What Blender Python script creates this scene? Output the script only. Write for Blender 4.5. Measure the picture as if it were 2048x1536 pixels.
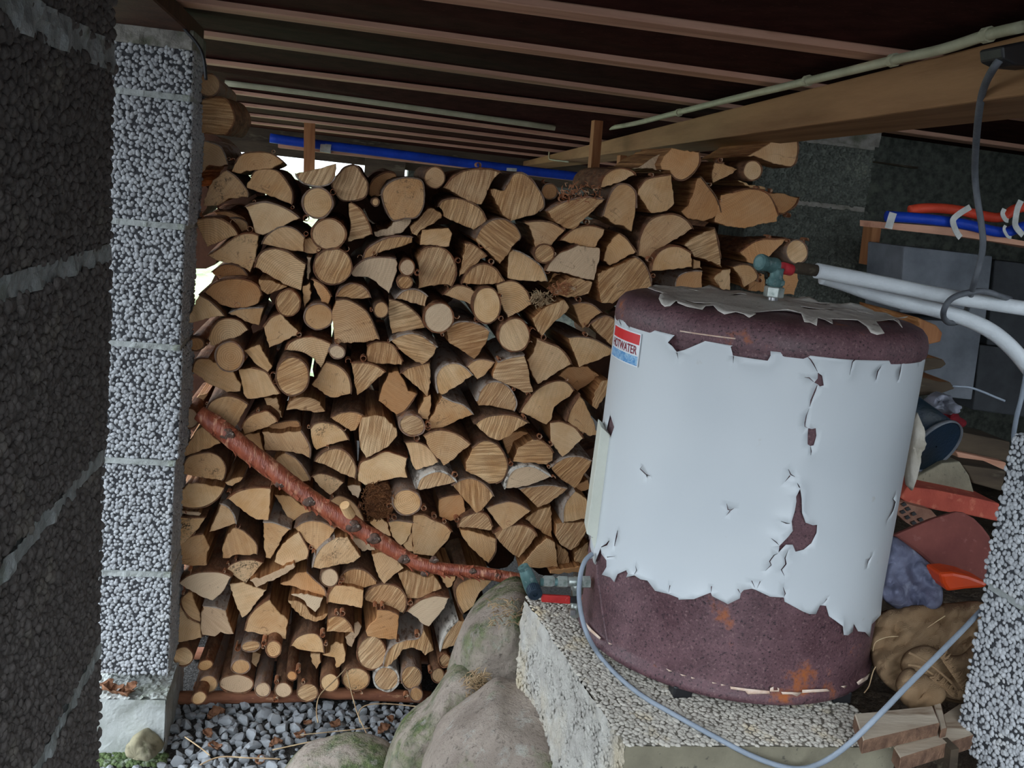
import bpy, bmesh, math, random
import numpy as np
from mathutils import Vector, Matrix, noise
from mathutils.geometry import delaunay_2d_cdt
random.seed(11)
SC = bpy.context.scene
for o in list(bpy.data.objects): bpy.data.objects.remove(o)
PI = math.pi

# ------------------------------------------------------------------ camera
FPX = 2000.0
PIT, ROL, YAW = (math.radians(a) for a in (10.8866, 5.9763, 10.3805))
CAM = np.array((0.0, 0.0, 1.42))
_f = np.array((math.sin(YAW)*math.cos(PIT), math.cos(YAW)*math.cos(PIT), -math.sin(PIT)))
_r = np.array((math.cos(YAW), -math.sin(YAW), 0.0)); _d = np.cross(_f, _r)
CR = _r*math.cos(ROL) - _d*math.sin(ROL); CD = _d*math.cos(ROL) + _r*math.sin(ROL); CF = _f
cd = bpy.data.cameras.new('camera'); cam = bpy.data.objects.new('camera', cd); SC.collection.objects.link(cam)
cd.sensor_width = 36.0; cd.lens = 36.0*FPX/2048.0; cd.clip_start = 0.02; cd.clip_end = 200
cam.matrix_world = Matrix(((CR[0], -CD[0], -CF[0], CAM[0]), (CR[1], -CD[1], -CF[1], CAM[1]), (CR[2], -CD[2], -CF[2], CAM[2]), (0, 0, 0, 1)))
SC.camera = cam

# ------------------------------------------------------------------ overcast sky (brighter overhead, bluish white) and exposure
SKY_COL, SKY_STR, EXPO = (0.82, 0.91, 1.0), 1.0, 2.65
w = bpy.data.worlds.new('overcast_sky'); SC.world = w; w.use_nodes = True
nt = w.node_tree; nt.nodes.clear()
wo = nt.nodes.new('ShaderNodeOutputWorld'); wb = nt.nodes.new('ShaderNodeBackground')
tc = nt.nodes.new('ShaderNodeTexCoord'); sp = nt.nodes.new('ShaderNodeSeparateXYZ'); mr = nt.nodes.new('ShaderNodeMapRange')
nt.links.new(tc.outputs['Generated'], sp.inputs[0]); nt.links.new(sp.outputs['Z'], mr.inputs['Value'])
mr.inputs['From Min'].default_value = 0; mr.inputs['From Max'].default_value = 1
mr.inputs['To Min'].default_value = 0.55*SKY_STR; mr.inputs['To Max'].default_value = 1.35*SKY_STR
wb.inputs['Color'].default_value = (*SKY_COL, 1)
nt.links.new(mr.outputs[0], wb.inputs['Strength']); nt.links.new(wb.outputs[0], wo.inputs[0])
SC.view_settings.view_transform = 'Standard'; SC.view_settings.look = 'None'
SC.view_settings.gamma = 1.0; SC.view_settings.exposure = EXPO; SC.view_settings.use_curve_mapping = False
try:
    SC.cycles.max_bounces = 8; SC.cycles.diffuse_bounces = 5; SC.cycles.use_denoising = True
except Exception: pass

# ------------------------------------------------------------------ helpers
def ray(px, py):
    return CR*((px-1024)/FPX) + CD*((py-768)/FPX) + CF
def hit(px, py, n, d):
    q = ray(px, py); n = np.array(n, float); return CAM + q*((d - n.dot(CAM))/n.dot(q))
def atY(px, py, Y): return hit(px, py, (0, 1, 0), Y)
def atZ(px, py, Z): return hit(px, py, (0, 0, 1), Z)
def atX(px, py, X): return hit(px, py, (1, 0, 0), X)

WL = {}
def put(o, loc, parent=None):
    SC.collection.objects.link(o); loc = np.array(loc, float); WL[o.name] = loc
    if parent is not None:
        o.parent = parent; o.location = loc - WL[parent.name]
    else: o.location = loc
    return o
def tag(o, label=None, cat=None, group=None, kind=None):
    if label: o['label'] = label
    if cat: o['category'] = cat
    if group: o['group'] = group
    if kind: o['kind'] = kind
    return o
def empty(name, loc, label, cat, group=None):
    o = bpy.data.objects.new(name, None); o.empty_display_size = 0.05
    put(o, loc); return tag(o, label, cat, group)
def mk(name, VF, mats, parent=None, mi=None, smooth=False, org=None, fix=True):
    V, Fc = VF; V = np.array(V, float); o3 = np.array(org, float) if org is not None else V.mean(0)
    me = bpy.data.meshes.new(name); me.from_pydata((V-o3).tolist(), [], [tuple(int(i) for i in f) for f in Fc])
    for m in (mats if isinstance(mats, (list, tuple)) else [mats]): me.materials.append(m)
    if mi is not None: me.polygons.foreach_set('material_index', mi)
    if fix:
        b = bmesh.new(); b.from_mesh(me); bmesh.ops.recalc_face_normals(b, faces=b.faces); b.to_mesh(me); b.free()
    if smooth: me.polygons.foreach_set('use_smooth', [True]*len(me.polygons))
    me.update()
    return put(bpy.data.objects.new(name, me), o3, parent)
def join(*vfs):
    V, Fc = [], []
    for v, f in vfs:
        k = len(V); V += [tuple(p) for p in v]; Fc += [tuple(i+k for i in q) for q in f]
    return V, Fc
def spline(P, sub=6, closed=False):
    P = [np.array(p, float) for p in P]; n = len(P); out = []
    rng = range(n if closed else n-1)
    for i in rng:
        if closed: p0, p1, p2, p3 = P[i-1], P[i], P[(i+1) % n], P[(i+2) % n]
        else: p0, p1, p2, p3 = P[max(i-1, 0)], P[i], P[i+1], P[min(i+2, n-1)]
        for k in range(sub):
            t = k/sub
            out.append(0.5*((2*p1)+(-p0+p2)*t+(2*p0-5*p1+4*p2-p3)*t*t+(-p0+3*p1-3*p2+p3)*t**3))
    if not closed: out.append(P[-1])
    return out
def tube(P, R, seg=10, jit=0.0, cap=True):
    P = [np.array(p, float) for p in P]; n = len(P)
    if not hasattr(R, '__len__'): R = [R]*n
    V, Fc = [], []; T = [P[min(i+1, n-1)]-P[max(i-1, 0)] for i in range(n)]; T = [t/(np.linalg.norm(t)+1e-9) for t in T]
    u = np.cross(T[0], (0.3, 0.2, 0.93)); u /= np.linalg.norm(u)
    for i in range(n):
        u = u - T[i]*u.dot(T[i]); u /= np.linalg.norm(u); v = np.cross(T[i], u)
        for k in range(seg):
            a = 2*PI*k/seg; r = R[i]
            if jit: r *= 1+jit*noise.noise(Vector(P[i]*60)+Vector((math.cos(a)*1.5, math.sin(a)*1.5, 0)))
            V.append(P[i]+r*(math.cos(a)*u+math.sin(a)*v))
    for i in range(n-1):
        for k in range(seg):
            a, b = i*seg+k, i*seg+(k+1) % seg; Fc.append((a, b, b+seg, a+seg))
    if cap: Fc.append(tuple(range(seg))[::-1]); Fc.append(tuple(range((n-1)*seg, n*seg)))
    return V, Fc
def lathe(prof, c, axis=(0, 0, 1), seg=48, cap=True):
    ax = np.array(axis, float); ax /= np.linalg.norm(ax); h = np.array((1, 0, 0)) if abs(ax[0]) < .9 else np.array((0, 1, 0))
    u = np.cross(ax, h); u /= np.linalg.norm(u); v = np.cross(ax, u); c = np.array(c, float); V, Fc = [], []
    for r, z in prof:
        for k in range(seg):
            a = 2*PI*k/seg; V.append(c+ax*z+r*(math.cos(a)*u+math.sin(a)*v))
    for i in range(len(prof)-1):
        for k in range(seg):
            a, b = i*seg+k, i*seg+(k+1) % seg; Fc.append((a, b, b+seg, a+seg))
    if cap: Fc.append(tuple(range(seg))[::-1]); Fc.append(tuple(range((len(prof)-1)*seg, len(prof)*seg)))
    return V, Fc
def prism(P, dv):
    P = [np.array(p, float) for p in P]; n = len(P); dv = np.array(dv, float)
    return P+[p+dv for p in P], [tuple(range(n)), tuple(range(2*n-1, n-1, -1))]+[(i, (i+1) % n, n+(i+1) % n, n+i) for i in range(n)]
def box(lo, hi, bev=0.0, rot=None, seg=2):
    lo, hi = np.array(lo, float), np.array(hi, float); b = bmesh.new(); bmesh.ops.create_cube(b, size=1.0)
    for v in b.verts: v.co = Vector([v.co[i]*(hi[i]-lo[i]) for i in range(3)])
    if bev: bmesh.ops.bevel(b, geom=list(b.edges)+list(b.verts), offset=bev, segments=seg, affect='EDGES', profile=0.5)
    c = (lo+hi)/2; V = []
    for v in b.verts:
        p = Vector(v.co)
        if rot is not None: p = rot @ p
        V.append(np.array(p)+c)
    b.verts.index_update(); Fc = [tuple(v.index for v in f.verts) for f in b.faces]; b.free(); return V, Fc
def bevel_obj(o, wd=0.002, seg=2):
    m = o.modifiers.new('bevel', 'BEVEL'); m.width = wd; m.segments = seg; m.limit_method = 'ANGLE'; return o
def grain(p, cell, amp):
    q = Vector(p)/cell; d = noise.voronoi(q)[0]
    h = math.sqrt(1.0-min(1.0, (d[0]/0.66)**2)); e = min(1.0, (d[1]-d[0])*2.6)
    return amp*h*e*(0.45+0.8*max(0, min(1, 0.6+1.2*noise.noise(q*0.31))))
def gridface(o, ux, uy, w, h, n, step, fn):
    o, ux, uy, n = (np.array(a, float) for a in (o, ux, uy, n)); nx, ny = max(1, int(round(w/step))), max(1, int(round(h/step)))
    V = []
    for j in range(ny+1):
        for i in range(nx+1):
            p = o+ux*(w*i/nx)+uy*(h*j/ny); V.append(p+n*fn(p, i/nx, j/ny))
    return V, [(j*(nx+1)+i, j*(nx+1)+i+1, (j+1)*(nx+1)+i+1, (j+1)*(nx+1)+i) for j in range(ny) for i in range(nx)]
def grains(name, faces, sp, r, mat, parent, seed=0, squash=.75):
    """real rounded grains half sunk in the given faces (origin, u, v, normal, width, height), joined into one part"""
    g = np.random.RandomState(seed); th = [PI*.5, PI*.33, PI*.16]; T = [(math.sin(t)*math.cos(a), math.sin(t)*math.sin(a), math.cos(t)) for t in th for a in np.arange(6)*PI/3+t]+[(0, 0, 1)]; T = np.array(T)
    F1 = [(i*6+k, i*6+(k+1) % 6, i*6+6+(k+1) % 6, i*6+6+k) for i in range(2) for k in range(6)]+[(12+k, 12+(k+1) % 6, 18, 18) for k in range(6)]; F1 = np.array(F1); VV, FF = [], []; k0 = 0
    for o, ux, uy, n, w, h in faces:
        o, ux, uy, n = (np.array(a, float) for a in (o, ux, uy, n)); nx, ny = max(1, int(w/sp)), max(1, int(h/sp/.87)); I, J = np.meshgrid(np.arange(nx), np.arange(ny)); x = (I+.5*(J % 2)+.25).ravel()*w/nx; y = (J+.5).ravel()*h/ny; m = len(x)
        x = x+g.uniform(-.36, .36, m)*sp; y = y+g.uniform(-.36, .36, m)*sp; R = r*g.uniform(.62, 1.18, m); a = g.uniform(0, 2*PI, m); el = g.uniform(.8, 1.25, m); sink = g.uniform(-.25, .35, m)
        t = T[None]*(1+g.uniform(-.14, .14, (m, 19, 1))); tx, ty = t[:, :, 0]*el[:, None], t[:, :, 1]/el[:, None]; c, s = np.cos(a)[:, None], np.sin(a)[:, None]
        px, py = (tx*c-ty*s)*R[:, None]+x[:, None], (tx*s+ty*c)*R[:, None]+y[:, None]; pz = (t[:, :, 2]*squash-sink[:, None]*.5)*R[:, None]
        V = o+px[..., None]*ux+py[..., None]*uy+pz[..., None]*n; VV.append(V.reshape(-1, 3)); FF.append((F1[None]+(np.arange(m)*19)[:, None, None]+k0).reshape(-1, 4)); k0 += m*19
    V = np.concatenate(VV); Fq = np.concatenate(FF); o = mk(name, (V, [tuple(f) if f[2] != f[3] else tuple(f[:3]) for f in Fq.tolist()]), MT[mat], parent, smooth=True, fix=False); o['kind'] = 'stuff'; return o
def rockmesh(outline, C, thick, nz=0.012, seed=0, flat=0.6, seg=72, rings=22, nscale=9.0, facet=0.0):
    """solid whose silhouette follows an outline (pixels at the distance of C), with its own depth"""
    C = np.array(C, float); zc = (C-CAM).dot(CF)
    cen = np.array([1024+FPX*(C-CAM).dot(CR)/zc, 768+FPX*(C-CAM).dot(CD)/zc])
    S = spline([np.array(p, float)-cen for p in outline], 8, True); ang = np.array([math.atan2(p[1], p[0]) for p in S]); rad = np.array([np.hypot(*p) for p in S])
    k = np.argsort(ang); ang, rad = ang[k], rad[k]; ang = np.concatenate((ang[-3:]-2*PI, ang, ang[:3]+2*PI)); rad = np.concatenate((rad[-3:], rad, rad[:3]))
    V, Fc = [], []
    for i in range(rings+1):
        ps = PI*i/rings; s = max(0.0, math.sin(ps))**flat; c = math.copysign(abs(math.cos(ps))**0.8, math.cos(ps))
        for j in range(seg):
            a = -PI+2*PI*j/seg; r = float(np.interp(a, ang, rad))*zc/FPX*s
            p = C+CR*(r*math.cos(a))+CD*(r*math.sin(a))-CF*(thick*c)
            q = Vector(p*nscale)+Vector((seed*7.1, seed*3.3, 0)); dirv = p-C; dirv /= (np.linalg.norm(dirv)+1e-9)
            e = nz*(noise.fractal(q, 0.9, 2.1, 5)*1.0+.9*facet*(noise.voronoi(q*.55)[0][0]-.45)); ex = 1.0 if s < .85 else .35
            V.append(p+dirv*e*ex)
    for i in range(rings):
        for j in range(seg):
            a, b = i*seg+j, i*seg+(j+1) % seg; Fc.append((a, b, b+seg, a+seg))
    return V, Fc

# ------------------------------------------------------------------ materials
def srgb(r, g, b): return tuple(((c/255+0.055)/1.055)**2.4 if c > 10 else c/255/12.92 for c in (r, g, b))
class Mat:
    def __init__(s, name, rough=0.8, metal=0.0, spec=0.5):
        s.m = bpy.data.materials.new(name); s.m.use_nodes = True; s.t = s.m.node_tree; s.t.nodes.clear()
        s.out = s.t.nodes.new('ShaderNodeOutputMaterial'); s.b = s.t.nodes.new('ShaderNodeBsdfPrincipled')
        s.t.links.new(s.b.outputs[0], s.out.inputs[0]); s.set(s.b, 'Roughness', rough); s.set(s.b, 'Metallic', metal); s.set(s.b, 'Specular IOR Level', spec)
        s.co = s.n('TexCoord').outputs['Object']
    def n(s, t, **kw):
        x = s.t.nodes.new('ShaderNode'+t)
        for k, v in kw.items(): setattr(x, k, v)
        return x
    def set(s, node, k, v):
        i = node.inputs[k]
        if isinstance(v, bpy.types.NodeSocket): s.t.links.new(v, i)
        elif hasattr(v, '__len__') and len(v) == 3 and i.type == 'RGBA': i.default_value = (*v, 1)
        else: i.default_value = v
    def math(s, op, a, b=0.0, c=None, clamp=False):
        x = s.n('Math', operation=op, use_clamp=clamp); s.set(x, 0, a); s.set(x, 1, b)
        if c is not None: s.set(x, 2, c)
        return x.outputs[0]
    def vm(s, op, a, b=None):
        x = s.n('VectorMath', operation=op); s.set(x, 0, a)
        if b is not None: s.set(x, 1, b)
        return x.outputs['Value'] if op in ('LENGTH', 'DOT_PRODUCT') else x.outputs[0]
    def noise(s, scale, detail=3, rough=0.55, vec=None, dist=0.0):
        x = s.n('TexNoise'); s.set(x, 'Scale', scale); s.set(x, 'Detail', detail); s.set(x, 'Roughness', rough); s.set(x, 'Distortion', dist)
        s.set(x, 'Vector', vec if vec is not None else s.co); return x.outputs[0]
    def scaled(s, v3, vec=None):
        x = s.n('Mapping'); s.set(x, 'Vector', vec if vec is not None else s.co); x.inputs['Scale'].default_value = v3; return x.outputs[0]
    def step(s, v, lo, hi, a=0.0, b=1.0):
        x = s.n('MapRange'); s.set(x, 'Value', v); s.set(x, 'From Min', lo); s.set(x, 'From Max', hi); s.set(x, 'To Min', a); s.set(x, 'To Max', b); return x.outputs[0]
    def mix(s, f, a, b, mode='MIX'):
        x = s.n('MixRGB', blend_type=mode); s.set(x, 0, f); s.set(x, 1, a); s.set(x, 2, b); return x.outputs[0]
    def attr(s, name):
        x = s.n('Attribute', attribute_type='OBJECT', attribute_name=name); return x
    def rnd(s): return s.n('ObjectInfo').outputs['Random']
    def col(s, c): s.set(s.b, 'Base Color', c)
    def bump(s, h, strength=0.5, dist=0.01):
        x = s.n('Bump'); s.set(x, 'Strength', strength); s.set(x, 'Distance', dist); s.set(x, 'Height', h); s.set(s.b, 'Normal', x.outputs[0])
def varied(name, c1, c2, scale=20, rough=0.8, c3=None, s3=60, t3=(0.6, 0.7), bs=120, bstr=0.3, bd=0.004, metal=0.0, spec=0.25, stretch=None, rvar=0.0):
    m = Mat(name, rough, metal, spec); v = m.scaled(stretch) if stretch else None
    c = m.mix(m.step(m.noise(scale, 5, .6, v), .35, .65), c1, c2)
    if c3 is not None: c = m.mix(m.step(m.noise(s3, 4, .6, v), *t3), c, c3)
    if rvar: c = m.mix(m.step(m.rnd(), 0, 1, 0, rvar), c, tuple(x*.45 for x in c1))
    m.col(c); m.bump(m.noise(bs, 4, .6, v), bstr, bd); return m.m
def plain(name, c, rough=0.5, metal=0.0, spec=0.5):
    m = Mat(name, rough, metal, spec); m.col(c); m.set(m.b, 'Roughness', m.step(m.noise(40, 3), .3, .7, max(.05, rough-.1), rough+.1)); return m.m

def cut_wood():
    m = Mat('cut_wood_end', 0.75, 0, 0.25); co = m.co
    pith = m.attr('pith').outputs['Vector']; saw = m.attr('saw').outputs['Fac']; ang = m.attr('ang').outputs['Fac']
    ringw = m.attr('rings').outputs['Fac']; tone = m.attr('tone').outputs['Fac']; mould = m.attr('mould').outputs['Fac']; rnd = m.rnd()
    s = m.n('SeparateXYZ'); m.set(s, 0, co); x, z = s.outputs['X'], s.outputs['Z']
    seed = m.math('MULTIPLY', rnd, 37.0)
    ca, sa = m.math('COSINE', ang), m.math('SINE', ang)
    u = m.math('SUBTRACT', m.math('MULTIPLY', x, sa), m.math('MULTIPLY', z, ca)); v = m.math('ADD', m.math('MULTIPLY', x, ca), m.math('MULTIPLY', z, sa))
    wob = m.math('MULTIPLY', m.math('SUBTRACT', m.noise(14, 2), .5), .012)
    cb = m.n('CombineXYZ'); m.set(cb, 0, m.math('MULTIPLY', m.math('ADD', u, wob), 240.0)); m.set(cb, 1, m.math('MULTIPLY', v, 11.0)); m.set(cb, 2, seed)
    streak = m.noise(1.0, 3, .6, cb.outputs[0])
    d = m.vm('SUBTRACT', co, pith); sd = m.n('SeparateXYZ'); m.set(sd, 0, d); c2 = m.n('CombineXYZ'); m.set(c2, 0, sd.outputs['X']); m.set(c2, 2, sd.outputs['Z'])
    r = m.vm('LENGTH', c2.outputs[0]); r = m.math('ADD', r, m.math('MULTIPLY', m.noise(22, 3), .008))
    ring = m.math('POWER', m.math('ADD', m.math('MULTIPLY', m.math('SINE', m.math('MULTIPLY', r, 1250.0)), .5), .5), 2.5)
    big = m.noise(16, 4, .6, m.vm('ADD', co, c_seed(m, seed)))
    c = m.mix(m.step(big, .36, .68), srgb(247, 209, 160), srgb(226, 177, 122))
    c = m.mix(m.step(tone, 0, 1), c, srgb(236, 214, 184)); c = m.mix(m.step(tone, 0, -1), c, srgb(202, 130, 72))
    c = m.mix(m.step(rnd, 0, 1, 0, .42), c, srgb(170, 116, 70))
    c = m.mix(m.math('MULTIPLY', ring, m.step(ringw, 0, 1, .05, .38)), c, srgb(140, 84, 42))
    c = m.mix(m.math('MULTIPLY', m.step(streak, .40, .62, 1, 0), m.step(saw, 0, 1, .08, .62)), c, srgb(136, 86, 46))
    c = m.mix(m.math('MULTIPLY', m.step(streak, .58, .72), m.math('MULTIPLY', saw, .35)), c, srgb(240, 214, 170))
    an = m.math('ARCTAN2', sd.outputs['Z'], sd.outputs['X']); c3 = m.n('CombineXYZ'); m.set(c3, 0, m.math('MULTIPLY', m.math('COSINE', an), 2.2)); m.set(c3, 1, m.math('MULTIPLY', m.math('SINE', an), 2.2)); m.set(c3, 2, m.math('ADD', seed, m.math('MULTIPLY', r, 9.0)))
    ck = m.step(m.math('ABSOLUTE', m.math('SUBTRACT', m.noise(1.0, 2, .5, c3.outputs[0]), .5)), .0, .011, 1, 0); ck = m.math('MULTIPLY', ck, m.math('MULTIPLY', m.step(rnd, .35, .5), m.step(m.noise(30, 2), .48, .6)))
    c = m.mix(m.math('MULTIPLY', ck, .6), c, srgb(96, 58, 30))
    spk = m.step(m.noise(170, 3, .7, m.vm('ADD', co, c_seed(m, seed))), .66, .72)
    c = m.mix(m.math('MULTIPLY', spk, .45), c, srgb(84, 52, 30))
    mz = m.math('MULTIPLY', m.step(m.noise(26, 5, .7, m.vm('ADD', co, c_seed(m, seed))), .50, .66), m.step(m.noise(210, 2, .6), .46, .56))
    c = m.mix(m.math('MULTIPLY', mz, mould), c, srgb(52, 42, 32))
    m.col(c)
    h = m.math('ADD', m.math('MULTIPLY', streak, m.step(saw, 0, 1, .12, 1.0)), m.math('MULTIPLY', m.noise(160, 3), .18)); h = m.math('ADD', h, m.math('MULTIPLY', ring, .05))
    m.bump(h, .75, .0045); return m.m
def c_seed(m, seed):
    x = m.n('CombineXYZ'); m.set(x, 0, seed); m.set(x, 1, seed); m.set(x, 2, seed); return x.outputs[0]
def split_wood():
    m = Mat('split_wood_side', 0.8, 0, .25); v = m.scaled((150, 7, 150)); n1 = m.noise(1, 4, .6, v)
    c = m.mix(m.step(n1, .35, .65), srgb(196, 142, 92), srgb(132, 84, 48)); c = m.mix(m.step(m.noise(9, 3), .4, .7, 0, .6), c, srgb(120, 70, 38)); m.col(c); m.bump(n1, .6, .006); return m.m
def bark():
    m = Mat('log_bark', 0.85, 0, .2); bi = m.attr('birch').outputs['Fac']; rnd = m.rnd()
    v = m.scaled((60, 22, 60)); n1 = m.noise(1, 5, .65, v); n2 = m.noise(28, 4, .6)
    c = m.mix(m.step(n1, .38, .62), srgb(104, 68, 48), srgb(158, 112, 80)); c = m.mix(m.step(n2, .5, .66, 0, .7), c, srgb(132, 72, 40))
    c = m.mix(m.step(rnd, 0, 1, 0, .5), c, srgb(96, 84, 72))
    wh = m.mix(m.step(n1, .5, .62), srgb(214, 206, 194), srgb(120, 108, 96)); c = m.mix(bi, c, wh); m.col(c); m.bump(m.math('ADD', n1, m.math('MULTIPLY', m.noise(90, 4), .5)), .8, .006); return m.m
MT = {}
MT['cut'], MT['split'], MT['bark'] = cut_wood(), split_wood(), bark()
MT['curl'] = varied('inner_bark_curl', srgb(196, 138, 100), srgb(150, 84, 52), 30, .7, srgb(222, 196, 164), 50, (.55, .65))
MT['shag'] = varied('shaggy_bark', srgb(156, 104, 66), srgb(104, 66, 42), 30, .9, srgb(170, 112, 66), 60, (.58, .68), 60, 1.0, .02, stretch=(1, .3, 2.5))
MT['redbark'] = varied('red_branch_bark', srgb(172, 92, 64), srgb(132, 64, 46), 26, .38, srgb(212, 150, 118), 40, (.54, .66), 110, .8, .005, spec=.6, stretch=(2.2, 1, .5))
MT['poleb'] = varied('pole_bark', srgb(154, 102, 74), srgb(116, 72, 54), 24, .75, srgb(184, 140, 106), 60, (.6, .7), 100, .6, .004, stretch=(.35, 1, 1.5))
MT['knot'] = varied('bark_knot', srgb(112, 84, 70), srgb(66, 52, 46), 60, .6, srgb(170, 156, 142), 110, (.58, .66), 120, .8, .004)
def leca(name, a, b, patch):
    m = Mat(name, .9, 0, .25); c = m.mix(m.step(m.noise(55, 4), .35, .65), a, b); c = m.mix(m.step(m.noise(11, 4), .60, .70), c, patch); m.col(c); m.bump(m.noise(420, 3), .45, .002); return m.m
MT['leca'] = leca('aggregate_grains', srgb(190, 192, 194), srgb(162, 164, 167), srgb(190, 190, 188)); MT['matrix'] = leca('gap_shade_matrix', srgb(72, 73, 76), srgb(54, 55, 58), srgb(84, 84, 84))  # dark matrix puts the shadow between the grains into the block colour
MT['stones'] = varied('cement_washed_stones', srgb(206, 200, 188), srgb(172, 166, 156), 70, .9, srgb(214, 196, 160), 9, (.54, .68), 200, .3, .001); MT['stonebed'] = varied('gravel_concrete_bed', srgb(142, 136, 124), srgb(112, 107, 98), 30, .95)
MT['plate'] = varied('dark_plate_beam', srgb(92, 62, 46), srgb(70, 46, 36), 14, .85)
MT['leca_dark'] = leca('dark_warm_aggregate_block', srgb(124, 117, 112), srgb(98, 92, 88), srgb(132, 125, 116))  # darker, warmer grey than the other piers
MT['leca_pillar'] = leca('dark_aggregate_block', srgb(110, 114, 106), srgb(76, 80, 74), srgb(120, 124, 112))  # dark greenish grey for the pillar and back walls
MT['mortar'] = varied('mortar', srgb(186, 190, 188), srgb(150, 154, 150), 30, .9, srgb(128, 134, 118), 20, (.58, .7), 140, .6, .004)
MT['mortar_d'] = varied('old_mortar', srgb(158, 154, 146), srgb(124, 120, 113), 30, .9, srgb(98, 100, 84), 14, (.5, .65), 140, .6, .004)
MT['foot'] = varied('footing_concrete', srgb(184, 187, 184), srgb(158, 161, 156), 14, .9, srgb(112, 118, 98), 9, (.54, .72), 160, .4, .003)
MT['conc'] = varied('plinth_concrete', srgb(142, 136, 116), srgb(116, 110, 94), 10, .9, srgb(92, 88, 78), 70, (.62, .7), 120, .5, .003)
MT['slab'] = leca('gravelly_concrete', srgb(190, 182, 166), srgb(150, 144, 132), srgb(196, 180, 146))
MT['cast'] = varied('rough_cast', srgb(198, 195, 187), srgb(172, 168, 161), 34, .9, srgb(204, 188, 156), 5, (.45, .75), 180, .9, .006)
MT['rock'] = varied('boulder_stone', srgb(146, 136, 126), srgb(116, 108, 100), 9, .88, srgb(160, 158, 150), 24, (.58, .68), 90, .5, .008)
MT['soil'] = varied('bank_earth', srgb(84, 70, 56), srgb(54, 44, 36), 9, .95, srgb(104, 94, 80), 40, (.6, .7), 60, .9, .02)
MT['moss'] = varied('cushion_moss', srgb(112, 128, 84), srgb(76, 92, 58), 40, .95, srgb(150, 158, 140), 30, (.55, .68), 260, .8, .004)
MT['pebble'] = varied('pebble_stone', srgb(178, 181, 184), srgb(142, 146, 150), 60, .8, srgb(200, 198, 194), 120, (.6, .7), 200, .3, .002, rvar=.65)
MT['gravel'] = varied('gravel_bed', srgb(86, 84, 82), srgb(54, 52, 50), 90, .95, srgb(116, 114, 110), 140, (.56, .66), 130, 1.0, .02)
MT['lawn'] = varied('lawn', srgb(138, 152, 112), srgb(104, 120, 84), 3, .9, srgb(166, 172, 146), 8, (.5, .7), 50, .5, .05)
MT['leaf'] = varied('dead_leaf', srgb(150, 106, 78), srgb(112, 76, 56), 60, .75, srgb(190, 150, 116), 40, (.58, .7), 120, .5, .003, rvar=.4)
MT['straw'] = varied('dry_stem', srgb(196, 172, 136), srgb(150, 122, 92), 40, .75)
MT['joist'] = varied('planed_joist', srgb(226, 180, 156), srgb(196, 148, 126), 12, .7, srgb(156, 110, 90), 30, (.6, .72), 60, .3, .002, spec=.06, stretch=(.12, 1.5, 1.5))
MT['panel'] = varied('dark_fibreboard', srgb(72, 42, 38), srgb(54, 31, 29), 14, .9, srgb(82, 52, 46), 90, (.62, .7), 260, .3, .001, spec=.02)
MT['beam'] = varied('pine_beam', srgb(166, 126, 88), srgb(138, 101, 68), 16, .75, srgb(104, 66, 40), 8, (.70, .78), 60, .4, .003, stretch=(1.5, .12, 1.2))
MT['post'] = varied('hanger_post_wood', srgb(180, 126, 84), srgb(144, 94, 60), 18, .75, stretch=(1.5, 1.5, .15))
MT['board'] = varied('weathered_board', srgb(202, 188, 168), srgb(168, 150, 130), 12, .85, srgb(140, 118, 98), 30, (.58, .7), 70, .5, .003, stretch=(.25, 1.2, 1.2))
MT['board_end'] = varied('sawn_board_end', srgb(132, 102, 82), srgb(98, 74, 60), 60, .9, None, 60, (.6, .7), 120, .8, .004)
MT['plank'] = varied('pink_plank', srgb(206, 158, 132), srgb(176, 126, 102), 22, .8, srgb(132, 92, 74), 40, (.62, .72), stretch=(.2, 1.5, 1.5))
MT['darkwood'] = varied('dark_timber', srgb(86, 74, 60), srgb(56, 48, 40), 16, .9, srgb(104, 96, 80), 30, (.6, .7), stretch=(.2, 1.2, 1.2))  # dark brown timber tones with paler spots
MT['tile'] = varied('dusty_red_tile', srgb(140, 82, 74), srgb(118, 66, 62), 10, .85, srgb(150, 98, 90), 60, (.6, .72), 200, .25, .001)
MT['brick'] = varied('red_brick', srgb(190, 92, 74), srgb(164, 74, 62), 14, .85, srgb(204, 120, 96), 40, (.58, .7), 160, .5, .003)
MT['hollow'] = varied('hollow_clay', srgb(172, 130, 110), srgb(136, 98, 82), 20, .9)
MT['black'] = plain('black_plastic', (.012, .012, .014), .5)
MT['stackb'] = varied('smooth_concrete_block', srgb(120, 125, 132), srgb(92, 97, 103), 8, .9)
MT['stackd'] = varied('shaded_concrete_block', srgb(70, 73, 76), srgb(52, 54, 57), 8, .9)  # darker copy of the block concrete, with shade put into its colour
MT['bag'] = varied('dusty_plastic_bag', srgb(122, 126, 148), srgb(78, 80, 102), 10, .55, srgb(160, 166, 184), 16, (.55, .7), 30, .5, .01)
MT['orange'] = plain('orange_plastic', srgb(214, 72, 24), .45)
MT['bucket'] = varied('dark_blue_bucket', srgb(30, 46, 64), srgb(22, 34, 40), 8, .4)
MT['rag'] = varied('red_rag', srgb(120, 26, 34), srgb(80, 16, 24), 20, .9)
MT['film'] = varied('grey_plastic_film', srgb(150, 152, 166), srgb(104, 108, 116), 24, .4)
MT['cloth'] = varied('white_cloth', srgb(206, 200, 188), srgb(176, 168, 152), 20, .9)
MT['grey'] = varied('grey_cable', srgb(150, 160, 172), srgb(134, 144, 156), 20, .45)
MT['grey_d'] = varied('dark_grey_cable', srgb(110, 114, 120), srgb(90, 94, 100), 20, .5)
MT['white_pipe'] = varied('white_pipe', srgb(226, 232, 236), srgb(208, 214, 218), 10, .35, srgb(120, 118, 112), 160, (.74, .78))
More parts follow.
